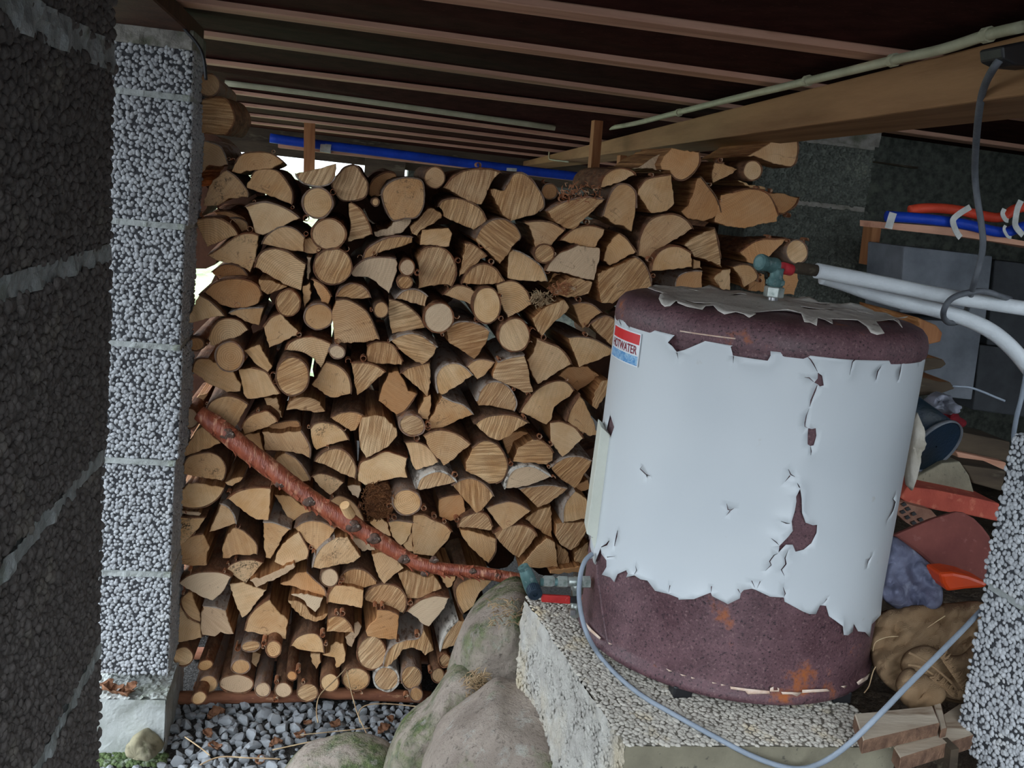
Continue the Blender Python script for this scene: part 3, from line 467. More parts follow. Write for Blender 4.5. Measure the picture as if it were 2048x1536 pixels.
LOGDATA = """
A r c p 0|O 395,255 117,112 0|small round log topping the left end of the pile beside the pier
A h 7 s0 0|330,410 450,385 570,400 635,500 655,620 600,730 560,760 440,755 270,740 245,660 250,600 310,520 320,480|big squarish round log second from the top beside the pier
A q 4 p 3|350,830 500,880 555,960 590,1070 500,1090 400,1075 330,1150 300,1300 220,1250 215,1060 270,1020 310,920|
A q 4 m 0|580,1130 690,1210 790,1340 795,1405 600,1420 490,1490 335,1490 390,1330 440,1230|triangular log with a brown fungus stain on its face
A h 6 p 0|665,1060 730,970 850,945 1000,950 1090,990 1160,1045 1050,1110 850,1130 690,1160 630,1140|half-round log on top just left of the daylight gap
A q 7 p 0|830,1200 870,1140 960,1115 1080,1130 1160,1200 1250,1350 1245,1480 1100,1420 930,1360 790,1310 785,1290|
A h 6 s70 -1|1690,1190 1640,1260 1530,1290 1400,1270 1330,1230 1290,1165 1450,1130 1700,1060 1705,1110|half-round log lying flat side up under the daylight gap
A r c f75 0|1700,1370 1660,1250 1740,1160 1800,1100 1900,1085 1970,1180 2020,1260 2010,1380 1930,1430 1780,1440|rough-sawn round log standing against the right end of the daylight gap
E r c p -1|O 1510,30 150,150 0|
B r 6 o 5|300,560 300,480 360,390 470,335 560,345 575,380 480,410 430,500 400,580 330,590|
B r c m -1|440,520 520,430 650,390 790,400 845,440 860,560 850,680 780,790 660,800 540,820 470,700 440,620|large round log with dark staining and a stepped broken cut
B r c p 0|O 970,385 102,108 0|small round log on top just under the blue pipe
B q 6 s80 0|1070,490 1150,390 1270,320 1420,300 1550,305 1640,335 1580,390 1540,460 1500,560 1450,660 1370,640 1230,580 1090,500|wide wedge log on top touching the blue pipe
C b 9 s82 0|40,620 100,520 150,450 230,445 310,500 380,590 430,680 450,780 400,830 350,870 230,900 110,935 30,870 0,800 -90,650 -95,610 -60,600|broad heart-shaped log with vertical saw lines
B r c p -1|O 362,635 36,38 0|
B q 5 s20 0|110,640 200,700 260,790 300,870 325,965 210,1010 80,1040 100,940 110,850 90,750 90,650|upright crescent-shaped log with its bark to the right
B s 0 w 1|345,940 480,910 600,820 735,770 730,830 650,940 480,985 360,985|curled strip of pale loose bark between logs
B s 0 s60 0|900,700 960,700 1030,740 1040,800 930,870 830,920 790,980 740,960 720,890 800,820|
B h 6 s80 0|1010,680 1060,620 1200,600 1330,640 1440,710 1500,820 1490,850 1370,920 1250,870 1130,820 1060,780 1050,720|
B b 0 p 0|840,920 1000,905 1110,900 1150,960 1120,1090 960,1080 820,1075 830,980|small rectangular block with no bark on any side
B q 7 s150 -1|1390,1010 1450,900 1560,820 1680,815 1790,880 1850,980 1830,1030 1760,1100 1720,1180 1640,1270 1580,1200 1490,1120 1400,1040|rounded log with a dark diagonal crack across its face
B h 6 s70 0|240,1230 270,1130 380,1050 500,1000 640,990 740,1000 740,1050 640,1090 470,1130 330,1190 250,1230|long low half-round log with grey bark on its back
F q 6 w 0|10,340 70,260 160,200 260,180 380,180 470,195 490,240 470,350 430,480 400,550 330,490 270,430 180,380 30,370|
B r c w -1|O 688,1305 75,80 0|thin grey round stick, upper of two between large logs
B r c s60 -1|O 665,1458 75,65 0|thin round stick, lower of two between large logs
B h 8 s70 0|830,1140 900,1100 1020,1100 1110,1150 1170,1250 1190,1350 1170,1430 1140,1500 1060,1480 940,1490 800,1520 810,1350 790,1200|big half-round log just right of two thin stacked sticks
B q 4 s60 0|1280,1060 1340,1060 1420,1110 1510,1190 1440,1220 1370,1310 1300,1350 1220,1400 1250,1250 1280,1120|
B h 7 s85 0|1250,1470 1290,1380 1370,1300 1480,1270 1580,1310 1650,1400 1685,1450 1560,1480 1400,1480|
G q 6 p 0|130,0 220,30 320,90 410,160 460,250 485,320 330,320 180,310 80,290 85,150 90,30|
C r c o 2|O 508,630 78,80 0|
C h 6 s40 -1|490,830 580,770 720,720 860,690 970,700 1060,715 1000,780 930,850 850,930 760,1020 690,1010 600,960 530,900|wedge log carrying a tuft of shaggy peeling bark
C h 6 p 0|1035,590 1060,490 1140,415 1250,395 1340,420 1385,460 1260,520 1140,570|small half-round log on top below the wooden hanger posts
C q 8 p 0|1050,880 1090,760 1140,640 1210,565 1300,560 1370,610 1395,680 1390,800 1380,900 1350,1040 1270,980 1180,970 1110,910|
C b 4 p 0|1420,600 1500,510 1620,480 1760,460 1770,600 1790,750 1710,830 1550,850 1480,750 1410,660|
D q 7 o 0|705,430 715,520 690,590 620,670 540,715 470,700 430,660 410,620 330,610 310,550 350,470 430,390 530,410|orange-brown half log on top beside a trailing strip of bark
D s 0 w 2|310,540 430,390 330,450 200,510 130,570 20,600 200,600 320,630|trailing strip of pale bark on top of the pile
C q 5 p 0|250,950 380,935 520,950 640,1010 665,1030 600,1090 530,1180 420,1190 370,1230 340,1100 300,980|
C q 5 p 0|620,1130 720,1040 830,990 950,985 1070,1020 1060,1070 1000,1150 960,1230 850,1190 700,1150|
C r c f45 -1|O 455,1265 100,90 0|small round log with a frayed splintered rim
G q 5 w -1|470,210 530,110 620,30 700,0 800,-50 900,-30 1020,-20 1020,80 990,190 960,310 830,290 690,240 600,230 490,220|
C q 4 p 0|1220,1060 1290,1110 1350,1190 1390,1250 1260,1320 1130,1390 1060,1340 1100,1200 1150,1120|
C h 8 p 0|1420,1290 1430,1150 1480,1000 1560,910 1680,870 1800,870 1900,920 1970,1010 1870,1080 1760,1140 1640,1220 1550,1350 1480,1310|
G b 5 s55 -1|1400,80 1470,130 1520,220 1550,330 1550,420 1300,430 1150,550 1040,540 1010,400 1000,240 1200,160|large block with curved saw grooves just behind the tank's rim
P h 7 p -1|220,520 240,420 300,330 400,280 500,275 580,310 630,345 635,480 440,510|
P q 3 s30 0|860,90 890,200 930,400 945,490 860,440 760,400 660,380 640,340 560,260 620,200 760,120|wedge log with diagonal saw grooves and loose bark along its top
P s 0 p 1|650,400 720,420 740,500 650,500|
P b 5 o 1|470,700 480,610 540,550 640,525 735,525 740,700|
P q 0 p 0|860,600 950,510 1030,500 1025,720 950,720 900,660|
P q 5 p 0|1050,480 1150,455 1250,480 1310,570 1290,620 1220,660 1170,690 1140,600 1100,540|
P q 0 o 1|1550,560 1720,540 1730,620 1680,770 1610,760 1550,770|
P q 5 o 1|1130,330 1250,240 1360,200 1480,200 1600,190 1560,250 1480,320 1420,380 1260,450 1200,430 1180,380|
P r c p 0|O 1710,325 105,118 0|round log at the right end of the pile above the white pipe
P b 0 o 3|1210,720 1220,560 1380,560 1400,740|
D q 2 p 1|870,540 960,550 1105,605 1000,680 850,745 840,680|
D r c p 0|O 1255,620 95,98 0|small round log near the top of the concrete pillar
D q 6 p 0|1590,240 1680,220 1710,320 1715,430 1690,540 1650,580 1530,560 1400,520 1300,480 1210,470 1350,390 1480,310|topmost wedge log leaning against the head of the concrete pillar
D b 5 o 0|1050,850 1210,810 1370,840 1450,930 1510,1080 1500,1140 1340,1170 1180,1215 990,1190 880,1150 900,1000 940,870|
D q 4 o 3|1720,900 1680,980 1580,1055 1510,1050 1470,950 1420,850 1530,850|
D q 4 o 0|720,690 790,780 880,900 930,1050 850,1110 760,1140 600,1115 530,1040 600,980 650,850 690,700|
D s 0 p 1|1110,720 1250,770 1380,790 1390,820 1240,800|
E q 6 r 0|260,210 380,185 500,190 600,240 670,310 695,360 560,400 460,450 385,480 330,380 290,290|orange-toned quarter log with curved growth rings beside the pier
E q 6 p 0|770,70 870,40 980,25 1120,60 1240,120 1325,185 1190,250 1070,310 950,360 870,340 840,220 800,110|
E h 6 p 0|940,450 990,370 1100,290 1200,275 1300,310 1380,385 1370,530 1240,520 1080,480|
E r c p -1|O 1625,348 172,155 0|smooth pale round log with a shadow on its upper right
E q 6 m 0|390,570 520,490 640,400 740,350 840,345 905,365 890,500 870,620 820,740 700,660 560,640 470,620|wedge log with black streaks near its top
E q 7 r 0|870,690 900,590 970,520 1080,500 1200,530 1300,600 1390,660 1360,800 1340,930 1210,880 1100,820 980,750|large pale log with a small brown knot low on its face
E r c s70 -1|O 1670,680 195,180 0|round log with fanning saw lines and a split notch
E h 7 o 0|360,940 430,870 550,820 700,810 830,840 910,900 935,980 900,1060 790,1100 640,1105 540,1080 440,1010|broad orange half log with a short dark crack at its left
E s 0 s60 -1|910,810 1060,830 1200,890 1100,930 1000,970 930,920|
E q 4 p -1|300,975 400,1030 490,1110 560,1190 430,1200 300,1240 150,1265 210,1160|triangular log poking out in front of the pier
E q 4 p 0|600,1160 700,1120 830,1110 960,1105 930,1200 910,1285 800,1250 700,1200|
E r c s60 -1|O 1210,1052 122,135 0|
E s 0 p 0|1360,880 1430,850 1450,950 1420,1040 1380,1105 1360,1000|
E s 4 o 0|1450,810 1540,850 1610,920 1650,990 1620,1070 1550,1050 1510,960 1470,870|narrow orange sliver standing above a round log
E s 0 w 1|1400,580 1450,590 1440,700 1420,820 1400,800|
E r c p -1|O 1520,1195 145,128 0|
E h 6 s40 0|1700,990 1750,910 1840,860 1940,870 2010,920 2055,1000 1950,1015 1830,1000|
E q 7 r -1|1700,1030 1800,1020 1900,1060 2000,1130 2060,1220 2090,1290 2143,1430 1950,1460 1690,1475 1670,1300 1660,1150|bright quarter log with an orange knot at its lower left
E h 6 r 0|390,1430 430,1320 500,1240 600,1210 720,1240 800,1330 720,1390 580,1440 450,1500 410,1490|half-round log with strongly curved rings near the pier
E q 3 p 0|960,1300 1030,1210 1130,1165 1210,1240 1335,1365 1200,1430 1110,1480 1015,1515 990,1440 970,1350|
H r c o 0|O 265,145 82,65 0|small pinkish round stick end right beside the pier
H q 6 r 0|1180,210 1220,140 1330,85 1450,70 1560,100 1645,140 1620,230 1590,300 1545,390 1480,300 1380,240 1270,215|
H r c r -1|O 612,270 142,150 0|round log with fine rings and a notch at its lower left
H q 0 p 0|750,210 920,150 970,240 1050,370 1000,440 900,370 820,280|
H q 4 p 1|230,430 250,340 300,295 390,295 530,380 650,430 730,560 720,630 580,640 480,590 370,540 270,460|
H q 4 p 0|830,390 980,430 1050,540 1125,650 960,690 790,705 750,650 730,520 700,410|
H r c s30 -2|O 1255,475 165,195 0|large round log with a thick bark ring and flakes on its face
H q 5 p 0|1600,330 1720,370 1810,450 1850,560 1850,650 1720,690 1640,690 1530,620 1450,560 1530,440|
H r c w -1|O 1710,225 80,65 20|small round log with a broken greyish end under the bright quarter log
I q 4 s60 0|220,135 340,130 470,160 570,225 480,300 380,400 280,470 260,380 240,250|wedge log with deep curved saw grooves
H h 6 p 0|370,830 420,740 510,690 610,680 710,710 795,765 740,870 690,960 630,1020 560,920 450,860|half-round log just behind the top end of the red branch
H h 7 k 0|735,1000 770,930 840,870 930,840 1000,830 1080,900 1095,940 990,1000 870,1040 760,1075|
H s 0 f30 0|1190,820 1230,730 1320,690 1430,690 1540,740 1590,840 1510,850 1400,830 1300,810|splintered yellow broken end of a log in a dark hollow
H q 5 r 0|1650,900 1720,860 1820,840 1920,850 1985,880 1940,960 1900,1030 1850,1040 1780,990 1700,940|
H h 6 k 0|1440,1010 1480,960 1570,945 1680,970 1770,1030 1830,1130 1700,1160 1580,1200 1500,1230 1460,1160|
H b 4 p 0|1340,1030 1390,1110 1430,1200 1430,1310 1350,1270 1200,1250 970,1235 960,1130 940,1050 1100,1060|
H r c w 0|O 200,905 90,100 0|grey round log beside the pier at the branch's upper tip
H q 0 p 0|330,990 420,1060 520,1160 430,1200 300,1250 150,1305 110,1265 200,1140 260,1040|
H b 0 o 3|700,1090 920,1045 945,1180 970,1280 880,1240 800,1180|
H h 7 s75 0|1480,1350 1560,1260 1680,1215 1790,1240 1870,1330 1905,1420 1895,1525 1780,1480 1640,1410 1530,1370|clean half-round log with even vertical saw lines and a thin bark rim
H h 8 k 0|140,1390 180,1310 290,1270 420,1260 520,1310 570,1400 560,1500 530,1540 400,1520 250,1500 140,1480|
H q 5 p 0|1180,1260 1280,1310 1360,1400 1420,1500 1430,1540 1330,1560 1250,1500 1150,1440 1060,1350 1120,1290|
H s 0 p 5|210,780 300,660 390,640 360,700 290,770|
I b 0 f85 -1|330,690 480,665 560,680 610,740 680,800 690,880 640,940 600,990 500,1050 370,1115 320,1030 300,900 300,800|block with coarse vertical saw lines and no bark
I q 4 o 0|890,450 830,540 760,625 680,665 600,600 500,520 530,400 580,300 600,230 700,220 770,330 800,420|rough orange-stained log in the middle of the pile
I q 4 s110 0|725,240 800,190 900,160 1020,130 1030,240 1020,360 1000,485 900,380 800,300|
I h 7 p 0|1110,440 1090,330 1100,240 1170,160 1280,135 1380,180 1460,260 1370,330 1250,400 1150,460|
I q 4 p 0|1400,170 1480,110 1580,100 1690,130 1630,200 1570,270 1510,300 1440,220|
I b 3 s10 -1|1720,130 1850,80 1990,60 2030,180 2048,300 2080,430 2000,440 1880,380 1780,340 1670,290 1690,200|block with an orange split strip running across its face
I h 8 s65 0|1510,520 1540,420 1600,350 1700,325 1800,360 1870,440 1910,540 1890,630 1760,600 1640,570 1520,570|half-round log with slanting saw lines above a dark-barked half log
I s 0 p 0|960,490 1030,460 1040,560 1010,715 930,700 900,650 940,560|
I q 4 k 0|1150,480 1250,530 1370,570 1470,665 1330,710 1190,780 1080,820 1010,790 1000,740 1060,660 1100,560|
I r c f30 -1|O 840,770 125,105 15|oval rough-cut round log with black gouges on its face
I q 5 r -1|960,880 1060,830 1180,825 1310,870 1440,965 1340,1050 1260,1130 1165,1190 1100,1110 1020,1010|quarter log showing fine even rings down to its point
I q 5 p 0|770,950 880,945 980,980 1060,1060 1110,1150 990,1200 880,1230 840,1160 810,1050|
I h 6 p 0|290,1250 310,1160 420,1110 560,1040 680,1070 790,1110 770,1210 795,1310 690,1310 540,1340 360,1385 290,1340|
I h 5 s80 -1|1490,760 1600,690 1750,665 1900,680 2030,745 1930,800 1850,880 1730,930 1620,890 1540,820|half log with a dark bark back and steep saw lines
I h 8 s5 -1|1460,1000 1540,940 1610,930 1710,970 1790,1080 1820,1200 1780,1320 1700,1370 1630,1375 1520,1300 1390,1240 1390,1150 1430,1080|largest rounded log with horizontal saw lines and a bark curl
I h 6 s75b -1|890,1420 930,1320 1030,1260 1130,1245 1230,1290 1290,1350 1200,1380 1060,1410 920,1440|low half-round log under a thick band of white bark
L q 6 s100 -1|1360,260 1440,210 1540,190 1650,230 1740,310 1775,370 1720,440 1650,520 1600,545 1540,470 1480,410 1420,330|
L s 0 w 1|280,270 340,255 410,265 425,310 390,395 330,360|
J h 7 wb -1|570,1110 590,1020 640,930 740,890 850,890 950,940 1030,990 900,1050 780,1090 680,1110|pale half-round log with thick white bark on its left
J q 7 p 0|720,330 780,230 880,110 990,40 1100,10 1200,30 1270,110 1230,170 1160,210 1130,230 1070,280 1050,350 1040,410 990,460 920,430 820,370|
J q 3 p 0|1200,420 1240,300 1330,150 1400,270 1460,400 1520,560 1440,580 1320,510|triangular log pointing upward next to the tank's cream cover strip
J s 0 s70 0|1630,0 1620,110 1560,220 1500,300 1460,270 1460,200 1500,100 1560,10|
J q 5 p 0|1030,440 1130,430 1220,460 1290,500 1365,600 1280,670 1220,740 1150,785 1080,700 1030,620|
J b 4 s5 0|850,610 930,620 1010,680 1060,750 1055,830 990,870 880,850 750,850 640,830 700,690|log with a pale torn edge beside a dark split side
J q 5 s50 0|1040,890 1120,830 1220,790 1340,790 1450,830 1410,920 1370,970 1330,1050 1280,1110 1170,1040 1070,950|
J q 4 s50 0|710,1120 880,1090 1050,1080 1200,1110 1120,1180 1020,1260 900,1310 830,1240 760,1170|wedge log with a pale lifted bark edge and slanting saw lines
J q 4 p 0|1160,1450 1160,1330 1200,1230 1280,1140 1350,1180 1430,1250 1410,1420 1290,1440|
M q 5 p 0|580,390 690,350 800,325 910,350 1030,420 930,500 840,570 745,615 680,530 620,450|
M h 6 s50 0|290,590 320,500 400,460 520,430 590,470 640,580 630,620 480,600|
M b 0 s70 1|1080,430 1240,370 1245,530 1250,690 1180,660 1060,580 980,510|
M q 0 s65 0|1290,550 1400,535 1610,530 1590,650 1530,770 1450,830 1350,780 1290,680|rounded block with deep slanting saw grooves beside the cream cover strip
M q 6 s70 0|650,650 740,600 840,570 960,570 1060,620 1095,680 1000,800 910,900 830,850 750,780|
M q 3 p 0|675,710 670,840 600,960 500,880 410,790 330,680 310,600 450,630 570,670|wedge log with an orange bark side just above the branch's right end
M b 0 r 0|1090,790 1200,700 1280,740 1300,850 1310,990 1180,1000 1000,1010 910,1000 1000,900|block with arched rings just above the green valve
M b 0 s80 1|1300,750 1420,850 1430,990 1310,1000|
M b 0 s70 1|1480,850 1620,740 1620,960 1500,1000 1480,930|
M s 0 o -1|1230,1020 1400,1010 1550,990 1550,1050 1400,1060 1230,1060|
L b 3 o 1|1220,400 1300,370 1450,350 1480,450 1490,530 1410,600 1340,630 1220,580 1210,480|
L r c r -2|O 890,435 142,130 0|round log with clear rings beside a shaggy lump of bark
L r c x 1|460,480 490,330 560,260 680,230 740,330 760,480 700,590 560,600 490,560|shaggy brown lump of peeling bark above the branch
L q 5 p 0|960,560 1060,560 1170,620 1280,670 1350,740 1310,830 1230,910 1160,990 960,960 950,830 940,700|large plain wedge log directly above the bend of the branch
L q 4 p 0|700,640 790,620 880,630 950,640 930,730 890,830 830,880 740,790|
L s 0 p 0|950,740 945,850 950,940 880,910 850,870|
L q 0 p 2|510,650 560,600 640,600 690,640 730,780 640,760|
K h 7 p 0|605,290 560,370 480,440 370,485 240,490 150,460 100,430 170,310 240,240 420,250|half-round log resting with its round side down near the pier
K q 5 p 0|640,400 720,340 830,300 960,285 1080,290 1080,400 1060,615 930,610 800,530|
K q 0 p 3|1120,350 1290,370 1370,440 1500,530 1400,560 1290,655 1230,550|
K q 4 k 0|1500,170 1600,140 1740,180 1830,230 1770,300 1690,360 1600,290|
K h 6 p 2|1690,420 1780,370 1880,400 1970,480 2030,600 2030,640 1900,620 1750,500|
K q 3 k 0|80,570 240,590 410,590 330,720 250,800 130,900 90,915 80,780|
K h 5 p 0|110,1050 110,950 170,850 270,780 390,755 430,830 460,890 430,970 430,1080 250,1090|
K q 4 p 0|570,450 640,480 700,560 725,650 590,700 450,740 490,650 530,560|
K q 5 p 0|720,690 800,720 880,790 940,870 940,970 800,980 690,985 660,1010 590,1010 585,900 640,760|
K q 4 p 0|1010,640 1100,640 1200,670 1285,705 1200,790 1150,900 1080,1020 1030,1010 1010,900|
K q 5 p 0|1330,700 1400,650 1500,625 1620,640 1740,700 1690,790 1620,870 1545,930 1460,850 1390,760|
K q 4 p 0|1370,740 1420,830 1470,930 1450,1020 1330,1060 1210,1085 1120,1040 1160,930 1250,820|
K b 4 k -1|1510,1100 1550,970 1630,870 1740,800 1870,790 1930,880 2005,990 1930,1050 1760,1080 1590,1120|whitish log peppered with small black specks below the branch
L s 0 w 1|300,800 340,780 480,840 570,925 430,935|
K q 5 m 0|625,1120 680,1070 780,1030 900,1025 1000,1055 920,1160 830,1265 750,1220 680,1170|
N h 6 w -1|190,190 280,120 400,80 530,70 650,85 730,120 680,210 620,300 540,365 450,340 330,280|wide pale fan-shaped log in the lower left near the pier
N q 0 p 0|710,200 860,180 960,230 1090,260 990,380 910,490 840,540 790,450 740,310|
N s 0 w -1|920,160 1080,110 1240,40 1370,-20 1385,20 1280,100 1130,170 985,235|thin pale split sliver lying at a slant
N q 4 o 0|1500,70 1580,150 1680,240 1700,330 1550,290 1390,230 1230,200 1330,160 1390,90|orange wedge log with a ragged top low in the pile
N r c w -1|O 1735,128 92,90 0|
O h 6 s88 0|290,190 330,100 410,50 500,45 590,80 680,170 680,200 540,235 400,220|
O b 4 p -1|180,390 190,300 250,220 320,210 420,220 550,260 545,350 530,440 380,410|
L q 0 p 0|530,970 600,950 740,960 820,1060 860,1110 770,1170 660,1270 600,1200 570,1110|
N s 0 w -1|1340,300 1450,290 1570,320 1670,340 1640,430 1590,490 1530,440 1480,370|
N s 0 s88 0|1310,360 1420,370 1500,420 1540,500 1600,540 1720,500 1690,550 1600,590 1490,560 1430,520 1370,450|
N q 5 p 0|100,820 60,700 60,600 100,460 160,370 220,440 290,550 410,600 430,740 300,770|
N h 6 p -1|410,590 330,560 260,490 220,400 230,330 290,275 330,280 360,390 410,500|small half-round log standing on edge near the pier's foot
N b 3 w -1|440,420 560,430 670,460 700,580 755,710 690,715 620,690 560,740 430,720 415,620 420,520|square block with a torn bright left edge near the pier's foot
N q 5 p 0|865,680 900,560 970,460 1050,390 1120,350 1200,460 1310,560 1290,760 1150,740 1000,710|
N h 6 p -1|1340,830 1400,750 1500,705 1600,710 1660,780 1680,900 1560,890 1430,870|half-round log with a thick dark bark arch above the bottom sticks
O h 5 s45 -1|190,560 250,525 340,540 410,610 450,690 300,690 170,685|
O b 3 o -1|690,450 800,460 910,510 905,640 890,770 740,760 590,735 570,680 620,600 680,540|pinkish square block with a torn pale left edge
O h 8 s60 0|560,340 600,260 700,205 820,200 920,240 980,330 980,430 950,490 850,450 700,410 570,370|
O b 0 s88 0|900,80 1000,50 1100,90 1200,130 1270,110 1330,200 1350,250 1230,300 1100,350 1000,345 960,230|whitish block with bold vertical saw lines just under the branch
O q 5 w 0|990,480 1060,410 1160,350 1280,310 1420,330 1380,440 1300,540 1220,640 1150,610 1080,540|fan-shaped log with a pale split down its middle by the boulder
O q 5 p 0|1570,500 1510,380 1490,260 1540,180 1640,140 1860,170 1730,300 1680,420|pointed pale wedge log just above the mossy boulder
O s 0 p 1|1320,90 1490,120 1460,210 1410,240 1360,180|
O q 4 s70b 0|1340,870 1370,760 1430,660 1520,570 1580,580 1540,680 1510,820|saw-grooved wedge with white bark squeezed against the boulder
O r c s55 0|O 630,900 145,165 0|
O b 6 s80 0|750,1050 780,920 850,820 980,770 1110,750 1160,650 1220,760 1270,870 1180,930 1140,880 1040,850 950,870 890,970 790,1060|arch-shaped log with a hollow underside in the bottom rows
O s 0 p 0|130,920 200,900 210,830 260,790 340,810 365,900 350,1000 270,1055 250,950|
O s 0 w 1|440,620 490,575 530,630 500,710 460,760 430,850 390,830 360,740 420,690|
N r c p -1|O 237,935 100,95 0|round log with mottled grey bark lowest beside the pier
N r c p 0|O 465,1025 75,55 -20|
N r c p -1|O 825,1040 92,75 0|
N r c p -1|O 497,1215 90,88 0|
N r c w 0|O 785,1215 175,90 0|wide oval greyish log end in the bottom row
N r c s20 0|O 930,830 95,55 -10|
N r c r -2|O 1163,858 76,82 0|small round stick with a dark pith dot and frayed bark
N r c w -1|O 1050,1275 75,72 0|small whitish round stick end, left of a pair on the base pole
N r c w -1|O 1262,1280 85,75 0|
N r c s30 -1|O 1512,1305 105,92 0|round stick with a slanted double split across its white end
N r c p -3|O 400,1362 75,60 -30|slanted red-barked stick end resting lowest on the base pole's left
N r c o -1|O 1350,1135 50,45 0|
N r c p -1|O 1738,1205 92,90 0|
N s 0 p 1|1545,910 1640,910 1650,1000 1600,1070 1550,990|
O r c m 0|O 470,1170 135,115 0|cracked round log with a dark hole in its face
O r c s60b 0|O 780,1165 120,115 0|round log with white bark left and a crossing sliver, bottom row
O r c s60 -1|O 1040,1150 105,115 0|round log with bold slanting saw ridges and shredded bark
O r c s60 0|O 1380,978 58,68 0|
O r c p 0|O 1310,1128 62,75 0|
O r c p -1|O 1087,1325 65,68 0|small round stick end sitting lowest at the base pole's right
F r c w -1|O 910,795 148,150 0|bright pale round log with grey bark visible on its right
F r c p -1|O 318,715 72,80 0|small round stick with white peeling bark on its left
F q 5 s20 0|400,610 500,630 620,700 720,800 770,900 600,930 430,960 400,800 390,700|
F h 5 s88 0|470,600 540,530 640,505 730,530 795,580 770,680 650,650 560,620|
F q 4 p 1|960,560 1060,480 1150,470 1240,500 1290,530 1260,660 1130,620|
F r c p -1|O 1400,672 138,185 0|tall oval round log with two dark bark notches
F q 5 r 0|1500,460 1620,420 1720,440 1810,530 1860,660 1750,730 1620,800 1570,700 1510,560|
F r c p -1|O 1680,975 160,170 0|round log with a flared pale crack beside the bright gap
F q 5 s20 0|990,930 1080,850 1220,840 1350,880 1430,940 1400,1040 1340,1140 1275,1225 1150,1140 1020,1060|wedge log with greenish stain lines across the upper face
F q 5 s170 -1|420,1030 520,980 640,960 760,1000 890,1100 850,1190 740,1280 650,1230 540,1150|fan-shaped log with near-horizontal saw lines and a ragged edge
F h 5 s88 0|180,1090 240,1050 340,1045 440,1080 540,1240 530,1280 360,1270 180,1260 170,1170|
G q 0 s75 -1|330,700 430,610 550,550 660,510 710,590 680,640 580,720 510,800 430,885 380,810|
G q 4 p 0|740,560 830,540 940,560 1040,640 960,700 900,770 850,805 800,700|
G q 5 p 0|380,910 500,960 600,1000 680,1080 730,1170 620,1230 500,1310 390,1375 330,1280 280,1130 350,1040|wedge log with an orange knot at its lower left corner
G q 5 p 0|700,900 800,890 940,910 1050,960 1150,1020 1130,1080 980,1140 810,1200 760,1050|plain wedge log whose point nearly touches the water sticker
G q 4 s60 0|930,760 1020,700 1110,680 1190,730 1170,1000 1100,940 1000,850|
G s 0 f40 -1|550,450 620,340 720,280 850,300 950,330 910,450 800,470 700,490|splintered reddish broken end left of the tank's rusty shoulder
G q 0 o 3|590,1290 700,1200 900,1190 1020,1290 900,1380 780,1460 740,1400|
E b 0 p 1|1365,400 1430,385 1560,450 1540,545 1440,550 1370,530|
E h 4 p 3|600,190 700,190 780,230 800,300 740,330 690,300|
E b 4 o 4|430,740 560,660 720,690 800,780 700,800 500,800|
E q 4 o 4|450,120 600,120 740,180 780,230 640,220 500,190|
H s 0 p 2|960,700 1090,690 1150,900 1060,860 1000,790|
H s 4 o 2|950,1010 1060,960 1300,930 1330,1020 1120,1050 970,1050|
I q 0 o 3|1760,870 1950,830 2048,850 1900,1000 1850,1130 1790,1000|
K s 0 p 0|610,230 700,190 800,180 760,230 690,270 640,260|
K s 0 w 0|100,510 240,530 370,550 350,575 220,560 110,545|
M q 0 o 4|930,600 1100,640 1180,690 1000,780|
M q 0 o 3|1380,200 1500,150 1620,100 1640,190 1520,240|
N q 0 p 3|950,880 1030,920 990,1050 900,960|
G b 0 o 4|560,230 620,240 600,330 540,400 500,330|
"""
# ------------------------------------------------------------------ the woodpile: every log traced as its own outline, built with its own length and bark
TILE = dict(A=(340, 120), B=(680, 280), C=(1000, 260), D=(1260, 220), E=(340, 400), F=(700, 480), G=(1000, 500), H=(340, 660), I=(660, 700), J=(900, 760), K=(330, 920), L=(640, 920), M=(860, 940), N=(320, 1130), O=(620, 1130), P=(1260, 440))
YPILE = 2.50
LG = []
def parse():
    for ln in LOGDATA.strip().split('\n'):
        a, b, note = ln.split('|'); T, kind, nb, sf, dp = a.split(); ox, oy = TILE[T]
        if b.startswith('O'):
            q = b.split(); cx, cy = map(float, q[1].split(',')); rx, ry = map(float, q[2].split(',')); rot = math.radians(float(q[3]))
            P = []; k = random.random()*9
            for i in range(20):
                t = 2*PI*i/20; e = 1+.045*noise.noise(Vector((math.cos(t)*1.3+k, math.sin(t)*1.3, k))); x, y = rx*e*math.cos(t), ry*e*math.sin(t)
                P.append((cx+x*math.cos(rot)-y*math.sin(rot), cy+x*math.sin(rot)+y*math.cos(rot)))
            oval = True
        else: P = [tuple(map(float, p.split(','))) for p in b.split()]; oval = False
        P = [(ox+x/5.12, oy+y/5.12) for x, y in P]
        closed = nb == 'c'; n = len(P) if closed else int(nb)
        LG.append(dict(kind=kind, nb=n, closed=closed, sf=sf, d=float(dp), P=P, note=note.strip(), oval=oval))
parse()
GRP = 'split firewood logs in the stacked pile'
